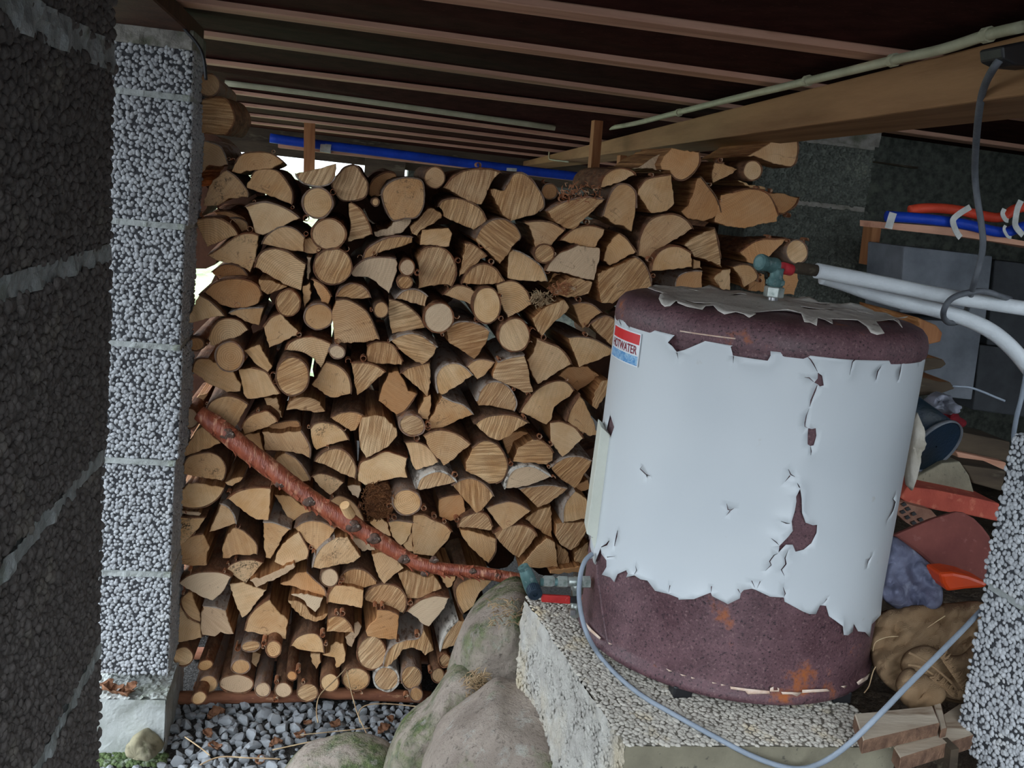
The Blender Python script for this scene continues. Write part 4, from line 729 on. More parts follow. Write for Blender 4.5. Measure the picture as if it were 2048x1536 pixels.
def build_log(L, idx):
    rs = random.Random(idx*7+3); d = L['d']
    Yf = YPILE+d*.022+rs.uniform(-.006, .006)
    if L['kind'] == 's': Yf += .004
    W = [atY(x, y, Yf) for x, y in L['P']]; W = [np.array((p[0], p[2])) for p in W]
    A = sum(W[i-1][0]*W[i][1]-W[i][0]*W[i-1][1] for i in range(len(W)))
    nb = L['nb']; N = len(W)
    # refine the outline: smooth on the bark arc, slightly ragged on split edges
    pts, fl = [], []
    if L['closed']:
        S = spline(W, 3 if L['oval'] else 3, True); pts = S; fl = [True]*len(S)
    else:
        if nb >= 2:
            S = spline(W[:nb], 4); pts += S[:-1]; fl += [True]*(len(S)-1); rest = W[nb-1:]+[W[0]]
        else: rest = W+[W[0]]
        rag = .0022 if L['kind'] != 's' else .003
        for i in range(len(rest)-1):
            a, b = rest[i], rest[i+1]; ln = np.linalg.norm(b-a); k = max(1, int(ln/.007)); nrm = np.array((-(b-a)[1], (b-a)[0]))/(ln+1e-9)
            for j in range(k):
                p = a+(b-a)*j/k
                if j: p = p+nrm*rag*noise.noise(Vector((p[0]*110, idx*3.1, p[1]*110)))*1.6
                pts.append(p); fl.append(False)
    n = len(pts); cen = sum(pts)/n
    if A > 0: sgn = 1.0
    else: sgn = -1.0
    nor = []
    for i in range(n):
        t = pts[(i+1) % n]-pts[i-1]; t = t/(np.linalg.norm(t)+1e-9); nor.append(sgn*np.array((t[1], -t[0])))
    tx, tz = rs.uniform(-.07, .07), rs.uniform(-.09, .05)
    Ln = rs.uniform(.30, .36); off = np.array((rs.uniform(-.012, .012), rs.uniform(-.008, .010))); sc = rs.uniform(.97, 1.05)
    if L['kind'] == 's': Ln = rs.uniform(.2, .3)
    yf = lambda p: Yf+tx*(p[0]-cen[0])+tz*(p[1]-cen[1])
    V = []; thin = L['kind'] == 's'
    ins = .0014
    for r in range(4):
        for i, p in enumerate(pts):
            if r == 0: q = p-nor[i]*ins; y = yf(p)
            elif r == 1: q = p; y = yf(p)+.0028
            elif r == 2: q = cen+(p-cen)*(1+(sc-1)*.5)+off*.5+nor[i]*.002*noise.noise(Vector((p[0]*60, idx, p[1]*60))); y = Yf+Ln*.5
            else: q = cen+(p-cen)*sc+off; y = Yf+Ln
            V.append((q[0], y, q[1]))
    Fc = [tuple(range(n)), tuple(range(3*n, 4*n))[::-1]]; mi = [0, 0]
    for r in range(3):
        for i in range(n):
            a, b = r*n+i, r*n+(i+1) % n; Fc.append((a, b, b+n, a+n)); mi.append(0 if r == 0 else 1)
    sf = L['sf']; base = 'bark_strip' if (thin and sf == 'w' and nb == 0 and L['note'].find('bark') >= 0) else 'firewood_log'
    o = mk(base, (V, Fc), [MT['cut'] if sf != 'x' else MT['shag'], MT['split'] if sf != 'x' else MT['shag']], None, mi, org=(cen[0], Yf, cen[1]))
    for k in range(len(o.data.polygons)):
        pass
    # surface properties read by the wood material
    ang = float(''.join(ch for ch in sf if ch.isdigit()) or rs.randint(20, 160)); c0 = sf[0]
    pith = (0.0, 0.0, 0.0)
    if not L['closed'] and nb >= 3:
        mid = pts[(4*(nb-1))//2]; far = max((p for p, f in zip(pts, fl) if not f), key=lambda p: np.linalg.norm(p-mid)) if not all(fl) else cen
        if L['kind'] == 'h': far = cen+(cen-mid)*.6
        pith = (far[0]-cen[0], 0.0, far[1]-cen[1])
    elif L['closed']: pith = (rs.uniform(-.006, .006), 0.0, rs.uniform(-.006, .006))
    else: pith = (rs.uniform(-.08, .08), 0.0, rs.uniform(.03, .09))
    o['pith'] = list(pith); o['ang'] = math.radians(ang); o['saw'] = {'s': 1.0, 'f': 1.0}.get(c0, rs.choice((0.0, .12, .25)))
    o['rings'] = 1.0 if c0 == 'r' else rs.uniform(0, .3); o['tone'] = {'o': -.5, 'w': .75}.get(c0, rs.uniform(-.18, .22)); o['mould'] = {'m': .9, 'k': .9}.get(c0, 0.0)
    # bark shell
    if nb >= 2 and sf != 'x':
        white = 'b' in sf; t0 = rs.uniform(.0022, .0038)*(1.7 if white else 1)*(.8 if L['oval'] and nb and np.ptp([p[0] for p in pts]) < .06 else 1)
        idxs = list(range(n)) if L['closed'] else [i for i in range(n) if fl[i]]+[sum(fl) % n]
        m = len(idxs); BV = []; rows = []
        for r, fy in enumerate((0, .012, .07, .5, 1)):
            for i in idxs:
                p = pts[i]; k = noise.noise(Vector((p[0]*45, idx*1.7, p[1]*45))); t = t0*(1+.5*k)+.0012*noise.noise(Vector((p[0]*120, fy*9, p[1]*120)))
                s2 = 1+(sc-1)*fy; q = cen+(p-cen)*s2+off*fy
                y = (yf(p) if fy < .05 else Yf)+Ln*fy*.98-(.0015+.0035*k if r == 0 else 0)
                BV.append((*(q-nor[i]*.0006), y)); BV.append((*(q+nor[i]*max(.0012, t)*(.75 if r == 0 else 1)), y))
        BV = [(a, c, b) for a, b, c in BV]; BF = []; w2 = 2*m; R = 5; cl = L['closed']
        for r in range(R-1):
            for k in range(m if cl else m-1):
                a = r*w2+2*k; b = r*w2+2*((k+1) % m); BF += [(a+1, b+1, b+1+w2, a+1+w2), (b, a, a+w2, b+w2)]
        for k in range(m if cl else m-1):
            a, b = 2*k, 2*((k+1) % m); BF.append((a, b, b+1, a+1)); z = (R-1)*w2; BF.append((b+z, a+z, a+1+z, b+1+z))
        if not cl:
            for r in range(R-1):
                for k in (0, m-1): a = r*w2+2*k; BF.append((a, a+1, a+1+w2, a+w2))
        bk = mk('bark', (BV, BF), MT['bark'], o, smooth=False, fix=False); bk['birch'] = 1.0 if white else (rs.choice((0, 0, 0, .15, .5)) if not L['oval'] else rs.choice((0, 0, .2)))
        # a few bark ribbons curl off the rim
        for c in range(rs.choice((0, 0, 1, 1, 2)) if not thin else 0):
            i = rs.choice(idxs); p = pts[i]+nor[i]*.003; tg = np.array((-nor[i][1], nor[i][0]))*rs.choice((-1, 1)); R0 = rs.uniform(.003, .008); turns = rs.uniform(.4, 1.4); wd = rs.uniform(.012, .04)
            CV, CF2 = [], []; m2 = 10; c0_ = p+nor[i]*R0
            for k in range(m2+1):
                a = -PI/2+2*PI*turns*k/m2; rr = R0*(1-.35*k/m2); q = c0_+rr*(math.cos(a)*tg+math.sin(a)*nor[i]); y0 = yf(p)-.003-rs.uniform(0, .002)
                for yy, e in ((y0, 0), (y0+wd, 0), (y0+wd, 1), (y0, 1)): CV.append((*(q+e*.0009*(q-c0_)/(np.linalg.norm(q-c0_)+1e-9)), yy))
            CV = [(a, c, b) for a, b, c in CV]
            for k in range(m2):
                for e in range(4): CF2.append((4*k+e, 4*k+(e+1) % 4, 4*k+4+(e+1) % 4, 4*k+4+e))
            mk('bark_curl', (CV, CF2), MT['curl'], o, fix=False)
    tag(o, None, 'log' if base == 'firewood_log' else 'bark', GRP)
    pc = np.mean(L['P'], axis=0); ext = np.ptp(np.array(L['P']), axis=0)
    L.update(o=o, c=pc, size=float(max(ext)), ext=ext); return o
for i, L in enumerate(LG): build_log(L, i)
# labels: distinctive logs by their look, the others by the distinctive log they lie against
SHP = {'r': 'round', 'h': 'half-round', 'q': 'wedge-split', 'b': 'block-shaped', 's': 'thin split'}
def looks(L):
    s = L['size']; a = 'small' if s < 52 else ('large' if s > 105 else ''); c = {'s': 'saw-marked', 'r': 'ringed', 'o': 'orange-toned', 'w': 'pale', 'k': 'speckled', 'm': 'stained', 'f': 'rough-cut'}.get(L['sf'][0], 'smooth-cut')
    return ' '.join(x for x in (a, c, SHP[L['kind']], 'log') if x)
anch = [L for L in LG if L['note']]; used = set()
for L in anch:
    L['o']['label'] = L['note']; assert L['note'] not in used, L['note']; used.add(L['note'])
def dirn(a, b):
    dx, dy = a[0]-b[0], a[1]-b[1]; dy -= .11*dx
    k = int(round(math.degrees(math.atan2(-dy, dx))/45)) % 8
    return ('right of', 'up and right of', 'just above', 'up and left of', 'left of', 'down and left of', 'just below', 'down and right of')[k]
CUT = {'with', 'beside', 'on', 'at', 'near', 'standing', 'below', 'above', 'under', 'behind', 'just', 'against', 'in', 'to', 'low', 'next', 'between', 'topping', 'lying', 'right', 'left', 'resting', 'carrying', 'pointing', 'directly', 'leaning', 'across', 'running', 'second', 'touching', 'poking', 'showing', 'peppered', 'squeezed', 'lowest', 'sitting', 'upper', 'lower', 'whose', 'of', 'and', 'for'}
allw = [A['note'].split() for A in anch]
def shorts(A, room):
    ws = A['note'].split(); out = []
    for k in range(min(len(ws), room), 2, -1):
        if k < len(ws) and ws[k] not in CUT: continue
        if k < len(ws) and ws[k-1] in ('a', 'the', 'its', 'two', 'just', 'and', 'with', 'of', 'upper', 'lower', 'slanting'): continue
        pre = ws[:k]
        if sum(w[:k] == pre for w in allw) == 1: out.append(' '.join(pre))
    return out
for L in LG:
    if L['note']: continue
    done = False
    for A in sorted(anch, key=lambda q: np.hypot(*(q['c']-L['c'])))[:14]:
        head = f'{looks(L)} {dirn(L["c"], A["c"])} the'; sh = shorts(A, 16-len(head.split()))
        for q in sh[:1]:
            s = f'{head} {q}'
            if s not in used: L['o']['label'] = s; used.add(s); done = True; break
        if done: break
    assert done
# the rear row, dimly seen through the gaps
TOPL = [(345, 170), (420, 180), (440, 230), (480, 330), (600, 366), (700, 350), (900, 355), (1150, 400), (1300, 375), (1420, 360), (1560, 400)]
rs = random.Random(21); SH = []
for k in range(6):
    W = [(.056*(1+.12*noise.noise(Vector((math.cos(t)*1.5+k*4, math.sin(t)*1.5, 0))))*math.cos(t), .056*(1+.12*noise.noise(Vector((math.cos(t)*1.5, math.sin(t)*1.5+k*4, 3))))*math.sin(t)) for t in np.linspace(0, 2*PI, 15)[:-1]]
    me = bpy.data.meshes.new('firewood_log'); v, f = prism([(a, 0, b) for a, b in W], (0, .3, 0)); me.from_pydata([tuple(map(float, p)) for p in v], [], f); me.materials.append(MT['plate']); me.materials.append(MT['bark']); me.polygons.foreach_set('material_index', [0, 0]+[1]*14); SH.append(me)  # dark brown log ends paint in the shadow behind the front row
yy, row = 225, 0
while yy < 1390:
    xx = 366+(row % 2)*40
    while xx < 1560:
        tp_ = np.interp(xx, [p[0] for p in TOPL], [p[1] for p in TOPL])
        if yy > tp_+42 and yy < 1345 and not (xx > 960 and yy > 1190) and all(np.hypot(xx-gx, yy-gy) > gr for gx, gy, gr in ((405, 560, 50), (622, 528, 58), (1064, 690, 56), (1112, 692, 52), (1090, 640, 40))):
            p = atY(xx+rs.uniform(-8, 8), yy+rs.uniform(-8, 8), 2.93); o = bpy.data.objects.new('firewood_log', SH[rs.randrange(6)]); put(o, p); k = rs.uniform(1.05, 1.3); o.scale = (k, 1, k); o.rotation_euler = (0, rs.uniform(0, 6.28), 0)
            for a, b in (('pith', [0., 0., 0.]), ('ang', 1.2), ('saw', .1), ('rings', .2), ('tone', -.2), ('mould', 0.), ('birch', 0.)): o[a] = b
            tag(o, 'log of the rear row, glimpsed through gaps between the front logs', 'log', 'rear row of the woodpile')
        xx += 104
    yy += 88; row += 1
# poles under the pile
for k, (px0_, px1_, py0, py1, Y, r, lab) in enumerate(((352, 628, 1396, 1391, 2.52, .0172, 'reddish barked base pole under the left half of the woodpile'), (626, 862, 1384, 1394, 2.52, .0165, 'darker reddish base pole under the right half of the woodpile'))):
    a, b = atY(px0_, py0, Y), atY(px1_, py1, Y); P = [a+(b-a)*t/10+np.array((0, 0, .002*noise.noise(Vector((t*.7, k, 0))))) for t in range(11)]
    pl = mk('base_pole', tube(P, r, 14, .12), [MT['poleb'], MT['cut']], smooth=True); tag(pl, lab, 'pole')
tag(mk('base_pole', tube([np.array((-.34, 2.78, .02)), np.array((.55, 2.78, .02))], .018, 12, .1), MT['poleb'], smooth=True), 'rear base pole in the shadow under the back of the woodpile', 'pole')
# red branch leaning across the front of the pile
BP = [(398, 826, 15), (420, 842, 19), (440, 856, 20), (478, 888, 20), (516, 918, 20), (555, 948, 19.5), (590, 975, 18.5), (625, 1000, 18.5), (665, 1025, 19), (700, 1046, 20), (722, 1060, 17), (748, 1075, 17), (786, 1099, 15.5), (816, 1117, 14), (845, 1130, 14), (894, 1138, 12.5), (930, 1142, 12), (952, 1144, 13), (991, 1150, 12), (1020, 1156, 13), (1052, 1162, 12.5)]
bpts, brad = [], []
for k, (x, y, r) in enumerate(BP):
    Y = 2.445-.006*k; p = atY(x, y, Y); bpts.append(p); brad.append(r*(p-CAM).dot(CF)/FPX)
sp_ = spline([np.append(p, r) for p, r in zip(bpts, brad)], 5)
br = tag(mk('fallen_branch', tube([s[:3] for s in sp_], [s[3] for s in sp_], 16, .10), MT['redbark'], smooth=True), 'long red-barked branch leaning diagonally across the front of the woodpile', 'branch')
def knot(px, py, rx, Y, name='knot', mat='knot'):
    k = int(np.argmin([(q[0]-px)**2+(q[1]-py)**2 for q in BP])); Y = 2.445-.006*k-brad[k]*.80; p = atY(px, py, Y); mk(name, rockmesh([(px+rx*math.cos(t)*(1+.2*math.sin(3*t)), py+rx*.8*math.sin(t)) for t in np.linspace(0, 2*PI, 12)[:-1]], p, rx*.42*2.4/FPX, .004, px, .7, 24, 12, 150), MT[mat], br, smooth=True)
for px, py, rx, Y in ((455, 868, 15, 2.424), (560, 968, 10, 2.412), (618, 1003, 13, 2.408), (706, 1052, 16, 2.39), (748, 1077, 14, 2.38), (808, 1118, 12, 2.372), (946, 1142, 7, 2.35), (996, 1152, 7, 2.34), (850, 1146, 9, 2.36), (868, 1119, 9, 2.365)): knot(px, py, rx, Y)
p = atY(690, 1012, 2.365); q = atY(700, 1030, 2.385)
mk('cut_stub', tube([q, p+(p-q)*.1], [.0145, .0125], 14), MT['cut'], br)
for k in range(64):
    i = random.randint(3, len(sp_)-6); c = sp_[i][:3]; r = sp_[i][3]; a = random.uniform(0, 2*PI); dirv = CD*math.sin(a)*.8+CR*math.cos(a)*.5-CF*.6; dirv /= np.linalg.norm(dirv); t = sp_[i+1][:3]-c; t /= np.linalg.norm(t)
    P = [c+dirv*r*.99+t*u*.016+dirv*.007*u*u for u in (0, .4, .8, 1.1)]; wv = np.cross(t, dirv)*random.uniform(.002, .0065)
    V = [x+s*wv+dirv*e for x in P for s, e in ((-1, 0), (1, 0), (1, .0008), (-1, .0008))]
    mk('bark_flake', (V, [(4*j+e, 4*j+(e+1) % 4, 4*j+4+(e+1) % 4, 4*j+4+e) for j in range(3) for e in range(4)]), MT['redbark'], br, fix=False)
# shaggy tufts of bark and moss between the logs
def tuft(name, px, py, rx, ry, n, Y, mat, lab, cat='bark'):
    vs = []
    for k in range(n):
        a = random.uniform(0, 2*PI); q = random.random()**.5; x, y = px+rx*q*math.cos(a), py+ry*q*math.sin(a); p = atY(x, y, Y+random.uniform(-.01, .02)); d = np.array((random.uniform(-1, 1), random.uniform(-.8, .2), random.uniform(-.6, 1)))*.014
        e = np.array((random.uniform(-1, 1), random.uniform(-1, 1), random.uniform(-1, 1)))*.005; vs.append(tube([p, p+d*.5+e, p+d], [.0016, .0013, .0005], 4))
    o = mk(name, join(*vs), MT[mat], fix=False); o['kind'] = 'stuff'; tag(o, lab, cat)
tuft('bark_tuft', 1160, 388, 42, 20, 110, 2.475, 'curl', 'curly pale tuft of peeling bark on a log near the blue pipe')
tuft('bark_tuft', 755, 1005, 34, 38, 240, 2.47, 'shag', 'shaggy fringe of brown bark above the middle of the branch')
tuft('moss_tuft', 1082, 598, 22, 14, 130, 2.49, 'straw', 'grey dry tuft of lichen between logs left of the tank', 'lichen')
tuft('bark_tuft', 1122, 578, 24, 12, 70, 2.47, 'curl', 'orange splinters on the broken log end left of the tank')
# ------------------------------------------------------------------ hot water tank
TX, TY, TR = .7296, 1.616, .258
ZB, ZS = .667, 1.232          # underside, seam of the lid
TC = np.array((TX, TY))
tank = empty('hot_water_tank', (TX, TY, ZB), 'white peeling hot water tank with rusted ends standing on the concrete plinth', 'water tank')
def cyl(px, py, R=TR):
    q = ray(px, py); a = q[0]**2+q[1]**2; o = CAM[:2]-TC; b = o.dot(q[:2]); c = o.dot(o)-R*R; D = b*b-a*c
    t = (-b-math.sqrt(D))/a if D > 0 else -b/a
    p = CAM+q*t; return math.atan2(p[0]-TX, -(p[1]-TY)), p[2]
def cpt(th, z, R): return np.array((TX+R*math.sin(th), TY-R*math.cos(th), z))
def T2(ox, oy, s, L): return [(ox+x/s, oy+y/s) for x, y in L]
prof = [(.05, ZB+.004), (TR-.012, ZB+.004), (TR-.004, ZB), (TR+.0045, ZB+.003), (TR+.0055, ZB+.010), (TR+.0040, ZB+.018), (TR-.0005, ZB+.021)]+[(TR-.001, ZB+.03+(ZS-ZB-.04)*i/12) for i in range(13)]+[(TR+.0, ZS-.006)]
mk('steel_body', lathe([(r, z-ZB) for r, z in prof], (TX, TY, ZB), seg=128, cap=False), MT['rust'], tank, smooth=True)
LP = [(TR+.002, ZS-.010), (TR+.0035, ZS-.004), (TR+.0035, ZS+.010), (TR-.001, ZS+.024), (TR-.009, ZS+.033), (TR-.022, ZS+.038), (TR-.05, ZS+.0405), (TR-.10, ZS+.043), (TR-.18, ZS+.046), (.03, ZS+.048), (.001, ZS+.048)]
mk('lid', lathe([(r, z-ZS) for r, z in LP], (TX, TY, ZS), seg=128, cap=False), MT['rust'], tank, smooth=True)
def lidz(r):
    rr = [p[0] for p in LP[2:]][::-1]; zz = [p[1] for p in LP[2:]][::-1]; return float(np.interp(r, rr, zz))
def lidhit(px, py):
    q = ray(px, py); best = None
    for t in np.arange(1.0, 2.4, .002):
        p = CAM+q*t; r = np.hypot(*(p[:2]-TC))
        if r < TR+.0035 and p[2] < lidz(r): best = p; break
    return best
def inpoly(P, poly):
    x, y = P[:, 0], P[:, 1]; c = np.zeros(len(P), bool); n = len(poly)
    for i in range(n):
        x1, y1 = poly[i]; x2, y2 = poly[i-1]
        if y1 == y2: continue
        c ^= ((y1 > y) != (y2 > y)) & (x < (x2-x1)*(y-y1)/(y2-y1)+x1)
    return c
def segd(P, loops):
    d = np.full(len(P), 1e9)
    for L in loops:
        for i in range(len(L)):
            a, b = np.array(L[i-1]), np.array(L[i]); ab = b-a; t = np.clip(((P-a)@ab)/(ab@ab+1e-12), 0, 1); d = np.minimum(d, np.linalg.norm(P-(a+t[:, None]*ab), axis=1))
    return d
def sheet(name, outer, holes, step, mapf, lift, mat, parent, thick=.0007, curlsel=None):
    loops = [outer]+holes; verts, edges = [], []
    for L in loops:
        k = len(verts); n = len(L); verts += [Vector((float(p[0]), float(p[1]))) for p in L]; edges += [(k+i, k+(i+1) % n) for i in range(n)]
    O = np.array(outer); g = [(x, y) for y in np.arange(O[:, 1].min()+step/2, O[:, 1].max(), step) for x in np.arange(O[:, 0].min()+step/2, O[:, 0].max(), step)]
    G = np.array(g); ok = inpoly(G, outer) & (segd(G, loops) > step*.35)
    for h in holes: ok &= ~inpoly(G, h)
    verts += [Vector((float(a), float(b))) for a, b in G[ok]]
    v2, _, f2, _, _, _ = delaunay_2d_cdt(verts, edges, [], 0, 1e-7)
    V2 = np.array([(v.x, v.y) for v in v2]); Fa = np.array([f[:3] for f in f2 if len(f) == 3]); C = V2[Fa].mean(1); ok = inpoly(C, outer)
    for h in holes: ok &= ~inpoly(C, h)
    Fa = Fa[ok]; D = segd(V2, curlsel if curlsel is not None else loops)
    V = [mapf(p, lift(p, d)) for p, d in zip(V2, D)]
    o = mk(name, (V, Fa.tolist()), mat, parent, smooth=True)
    s = o.modifiers.new('thickness', 'SOLIDIFY'); s.thickness = thick; s.offset = 0; return o
top = T2(1170, 560, 5.12, [(320, 350), (620, 440), (780, 470), (935, 505), (942, 560), (880, 640), (930, 680), (970, 735), (1040, 715), (1240, 625), (1240, 600), (1380, 620), (1505, 640), (1520, 665), (1500, 680), (1525, 770), (1700, 795), (1870, 820), (1900, 770), (1905, 680)])+T2(1480, 560, 5.12, [(320, 672), (370, 680), (560, 700), (685, 715), (700, 697), (860, 710), (1000, 720), (1170, 740), (1480, 745), (1700, 742), (1895, 735)])
bot = T2(1120, 860, 3.84, [(330, 905), (340, 950), (385, 1000), (380, 1050), (340, 1110), (400, 1130), (425, 1165), (450, 1105), (520, 1075), (530, 1100), (515, 1130), (590, 1112), (640, 1140), (690, 1150), (740, 1230), (840, 1255), (920, 1280), (922, 1295), (1040, 1283), (1160, 1243), (1170, 1270), (1290, 1335), (1380, 1290), (1388, 1250), (1410, 1225), (1470, 1212)])+T2(1400, 980, 4.267, [(470, 842), (590, 900), (710, 910), (715, 945), (870, 1030), (930, 1055), (985, 1055), (1020, 980), (1070, 985), (1090, 1070), (1180, 1140), (1200, 1222), (1240, 1230), (1288, 1202), (1300, 1135), (1335, 1200), (1390, 1205), (1435, 1252), (1450, 1140), (1480, 1100), (1525, 1065), (1565, 1060)])
def uv(L): 
    r = []
    for x, y in L:
        th, z = cyl(x, y); r.append((th*TR, z))
    return r
tu, bu = uv(top), uv(bot)
tu = [(u, min(z, ZS-.004)) for u, z in tu]
Umax = PI*TR*.995
outer = [(-Umax, ZS-.008)]+[(-Umax+(tu[0][0]-.02+Umax)*t, ZS-.008) for t in (.3, .6, .9)]+tu+[(tu[-1][0]+.03, ZS-.008), (Umax*.7, ZS-.008), (Umax, ZS-.008), (Umax, ZB+.1)]
rr = random.Random(5); u1 = bu[-1][0]; jag = []
k = u1+.02
while k < Umax-.02: jag.append((k, ZB+.14+rr.uniform(-.03, .03))); k += rr.uniform(.012, .03)
u0 = bu[0][0]; jl = []; k = u0-.02
while k > -Umax+.02: jl.append((k, ZB+.17+rr.uniform(-.035, .03))); k -= rr.uniform(.012, .03)
outer += jag[::-1]+bu[::-1]+jl+[(-Umax, ZB+.15)]
def crack(L, w=2.2):
    """thin tapering slot along a polyline of pixels"""
    a, b = [], []
    for i, (x, y) in enumerate(L):
        p, q = L[max(i-1, 0)], L[min(i+1, len(L)-1)]; dx, dy = q[0]-p[0], q[1]-p[1]; n = math.hypot(dx, dy)+1e-9; t = w/2*math.sin(PI*(i+.35)/(len(L)-.3)) if len(L) > 2 else w/2*(1-i*.8)
        a.append((x-dy/n*t, y+dx/n*t)); b.append((x+dy/n*t, y-dx/n*t))
    return a+b[::-1]
U_ = lambda L: T2(1400, 700, 4.267, L); T_ = lambda L: T2(1400, 980, 4.267, L); S_ = lambda L: T2(1120, 860, 3.84, L); Q_ = lambda L: T2(1170, 560, 5.12, L)
H = [U_([(1000, 190), (1035, 215), (1052, 300), (1020, 310), (1000, 290), (972, 275), (1000, 240)]), U_([(920, 665), (950, 672), (985, 665), (990, 730), (965, 810), (935, 815), (912, 800), (915, 720)]),
     T_([(832, -30), (850, 60), (855, 180), (885, 265), (950, 292), (990, 290), (985, 360), (945, 450), (880, 505), (808, 520), (780, 455), (720, 450), (660, 520), (665, 460), (740, 380), (775, 330), (765, 250), (790, 170), (805, 80), (800, 40)]),
     [(1222, 829), (1230, 854), (1223, 875), (1213, 864)]]
H += [crack(U_(L), w) for L, w in (([(905, 45), (940, 80), (965, 120), (998, 183)], 2.4), ([(890, 232), (930, 236), (968, 272)], 2.0), ([(998, 296), (980, 345), (945, 430), (934, 480)], 3.2), ([(928, 500), (905, 560), (893, 620), (893, 652), (918, 664)], 2.2), ([(936, 818), (940, 860), (934, 890)], 2.2), ([(1322, 28), (1305, 62), (1268, 90), (1243, 200)], 2.6), ([(1530, 138), (1506, 180), (1495, 250)], 3.2), ([(1700, 34), (1696, 90)], 2), ([(1712, 110), (1700, 180), (1686, 250)], 2.6), ([(1850, 84), (1858, 122)], 1.6), ([(228, 1308), (240, 1360), (262, 1366), (292, 1348)], 2.2), ([(258, 1372), (226, 1410)], 2), ([(752, 1015), (770, 1058), (804, 1076)], 2.2), ([(764, 1068), (722, 1120)], 2.4), ([(818, 1125), (828, 1150), (834, 1160)], 2.2), ([(1660, 1235), (1640, 1270), (1660, 1295), (1640, 1370), (1590, 1450)], 2.6), ([(680, 1448), (720, 1462), (750, 1464)], 2.2))]
H += [crack(T_(L), w) for L, w in (([(742, 500), (716, 570), (726, 622), (688, 672), (712, 722)], 2.8), ([(655, 528), (625, 545), (590, 602), (604, 634), (556, 684)], 2.4), ([(600, 400), (640, 430), (660, 452)], 2), ([(1460, 560), (1430, 600), (1420, 650)], 2.2), ([(706, 826), (724, 880), (712, 905)], 2.2), ([(1078, 925), (1050, 965)], 2), ([(100, 818), (97, 870)], 2.2), ([(322, 842), (348, 885)], 2), ([(440, 770), (465, 825)], 1.8), ([(512, 775), (486, 830)], 1.8))]
H += [crack(S_(L), w) for L, w in (([(640, 270), (620, 298), (665, 340), (698, 352)], 2), ([(668, 346), (674, 372)], 1.4), ([(448, 770), (440, 815), (424, 890)], 3), ([(384, 850), (365, 880), (330, 900)], 4), ([(380, 975), (432, 970)], 1.6), ([(588, 1040), (600, 1075), (588, 1105)], 2), ([(850, 1190), (840, 1250)], 2))]
H += [crack(Q_(L), w) for L, w in (([(350, 375), (372, 405), (388, 460)], 4), ([(430, 430), (452, 455), (464, 490)], 3.2), ([(970, 740), (966, 810)], 2), ([(1530, 775), (1522, 850)], 2))]
holes = [uv(h) for h in H]
def lift(p, d):
    k = max(0.0, .5+noise.noise(Vector((p[0]*16, p[1]*16, 2.2)))); return .0012+.0085*k*k*math.exp(-d/.011)
sheet('paint_skin', outer, holes, .0105, lambda p, e: cpt(p[0]/TR, p[1], TR+e), lift, MT['paint'], tank, .0008, [outer]+holes[:3]+holes[4:10]+holes[20:24])
# peeling paint on the lid
front = T2(1170, 560, 5.12, [(690, 85), (640, 105), (720, 130), (800, 162), (760, 200), (750, 225), (790, 260), (820, 280), (880, 278), (930, 252), (945, 272), (1060, 300), (1200, 320), (1230, 288), (1310, 285), (1360, 325), (1430, 365), (1540, 350), (1620, 370), (1680, 410), (1745, 385)])+T2(1480, 560, 5.12, [(135, 352), (300, 335), (480, 345), (620, 370), (655, 450), (715, 455), (765, 502), (790, 425), (850, 425), (925, 482), (945, 478), (945, 430), (925, 408), (1060, 415), (1200, 435), (1295, 490), (1330, 550), (1390, 576), (1458, 562), (1440, 505), (1385, 442), (1560, 442), (1610, 480), (1658, 510), (1620, 432), (1560, 412)])
lf = [lidhit(x, y) for x, y in front]; lf = [p for p in lf if p is not None]
lo = [(p[0]-TX, p[1]-TY) for p in lf]; a0 = math.atan2(lo[-1][1], lo[-1][0]); a1 = math.atan2(lo[0][1], lo[0][0])
if a1 < a0: a1 += 2*PI
for k in range(1, 40):
    a = a0+(a1-a0)*k/40; r = TR-.03-.02*max(0, noise.noise(Vector((a*5, 1, 0)))); lo.append((r*math.cos(a), r*math.sin(a)))
lh = []
for k in range(13):
    a = rr.uniform(0, 2*PI); r = rr.uniform(.07, .22); c = np.array((r*math.cos(a), r*math.sin(a)*.75-.02)); l = rr.uniform(.012, .032); w_ = l*rr.uniform(.25, .5)
    lh.append([tuple(c+np.array((l*math.cos(t)*(1+.3*math.sin(3*t+k)), w_*math.sin(t)))) for t in np.linspace(0, 2*PI, 12)[:-1]])
lh = [h for h in lh if inpoly(np.array(h), lo).all()]
keep = []
for h in lh:
    c = np.mean(h, axis=0)
    if all(np.linalg.norm(c-np.mean(g, axis=0)) > .07 for g in keep): keep.append(h)
def lmap(p, e):
    r = float(np.hypot(*p)); z = lidz(min(r, TR+.0034)); k = 1.0 if r < TR-.02 else .3; n = np.array((p[0]/(r+1e-6)*(1-k), p[1]/(r+1e-6)*(1-k), k+.3)); n /= np.linalg.norm(n); return np.array((TX+p[0], TY+p[1], z))+n*e
sheet('lid_paint', lo, keep, .0095, lmap, lambda p, d: .0012+.010*max(0, .35+noise.noise(Vector((p[0]*22, p[1]*22, 5))))**1.5*math.exp(-d/.013)+.002*abs(noise.noise(Vector((p[0]*14, p[1]*14, 9)))), MT['lidpaint'], tank, .0008)
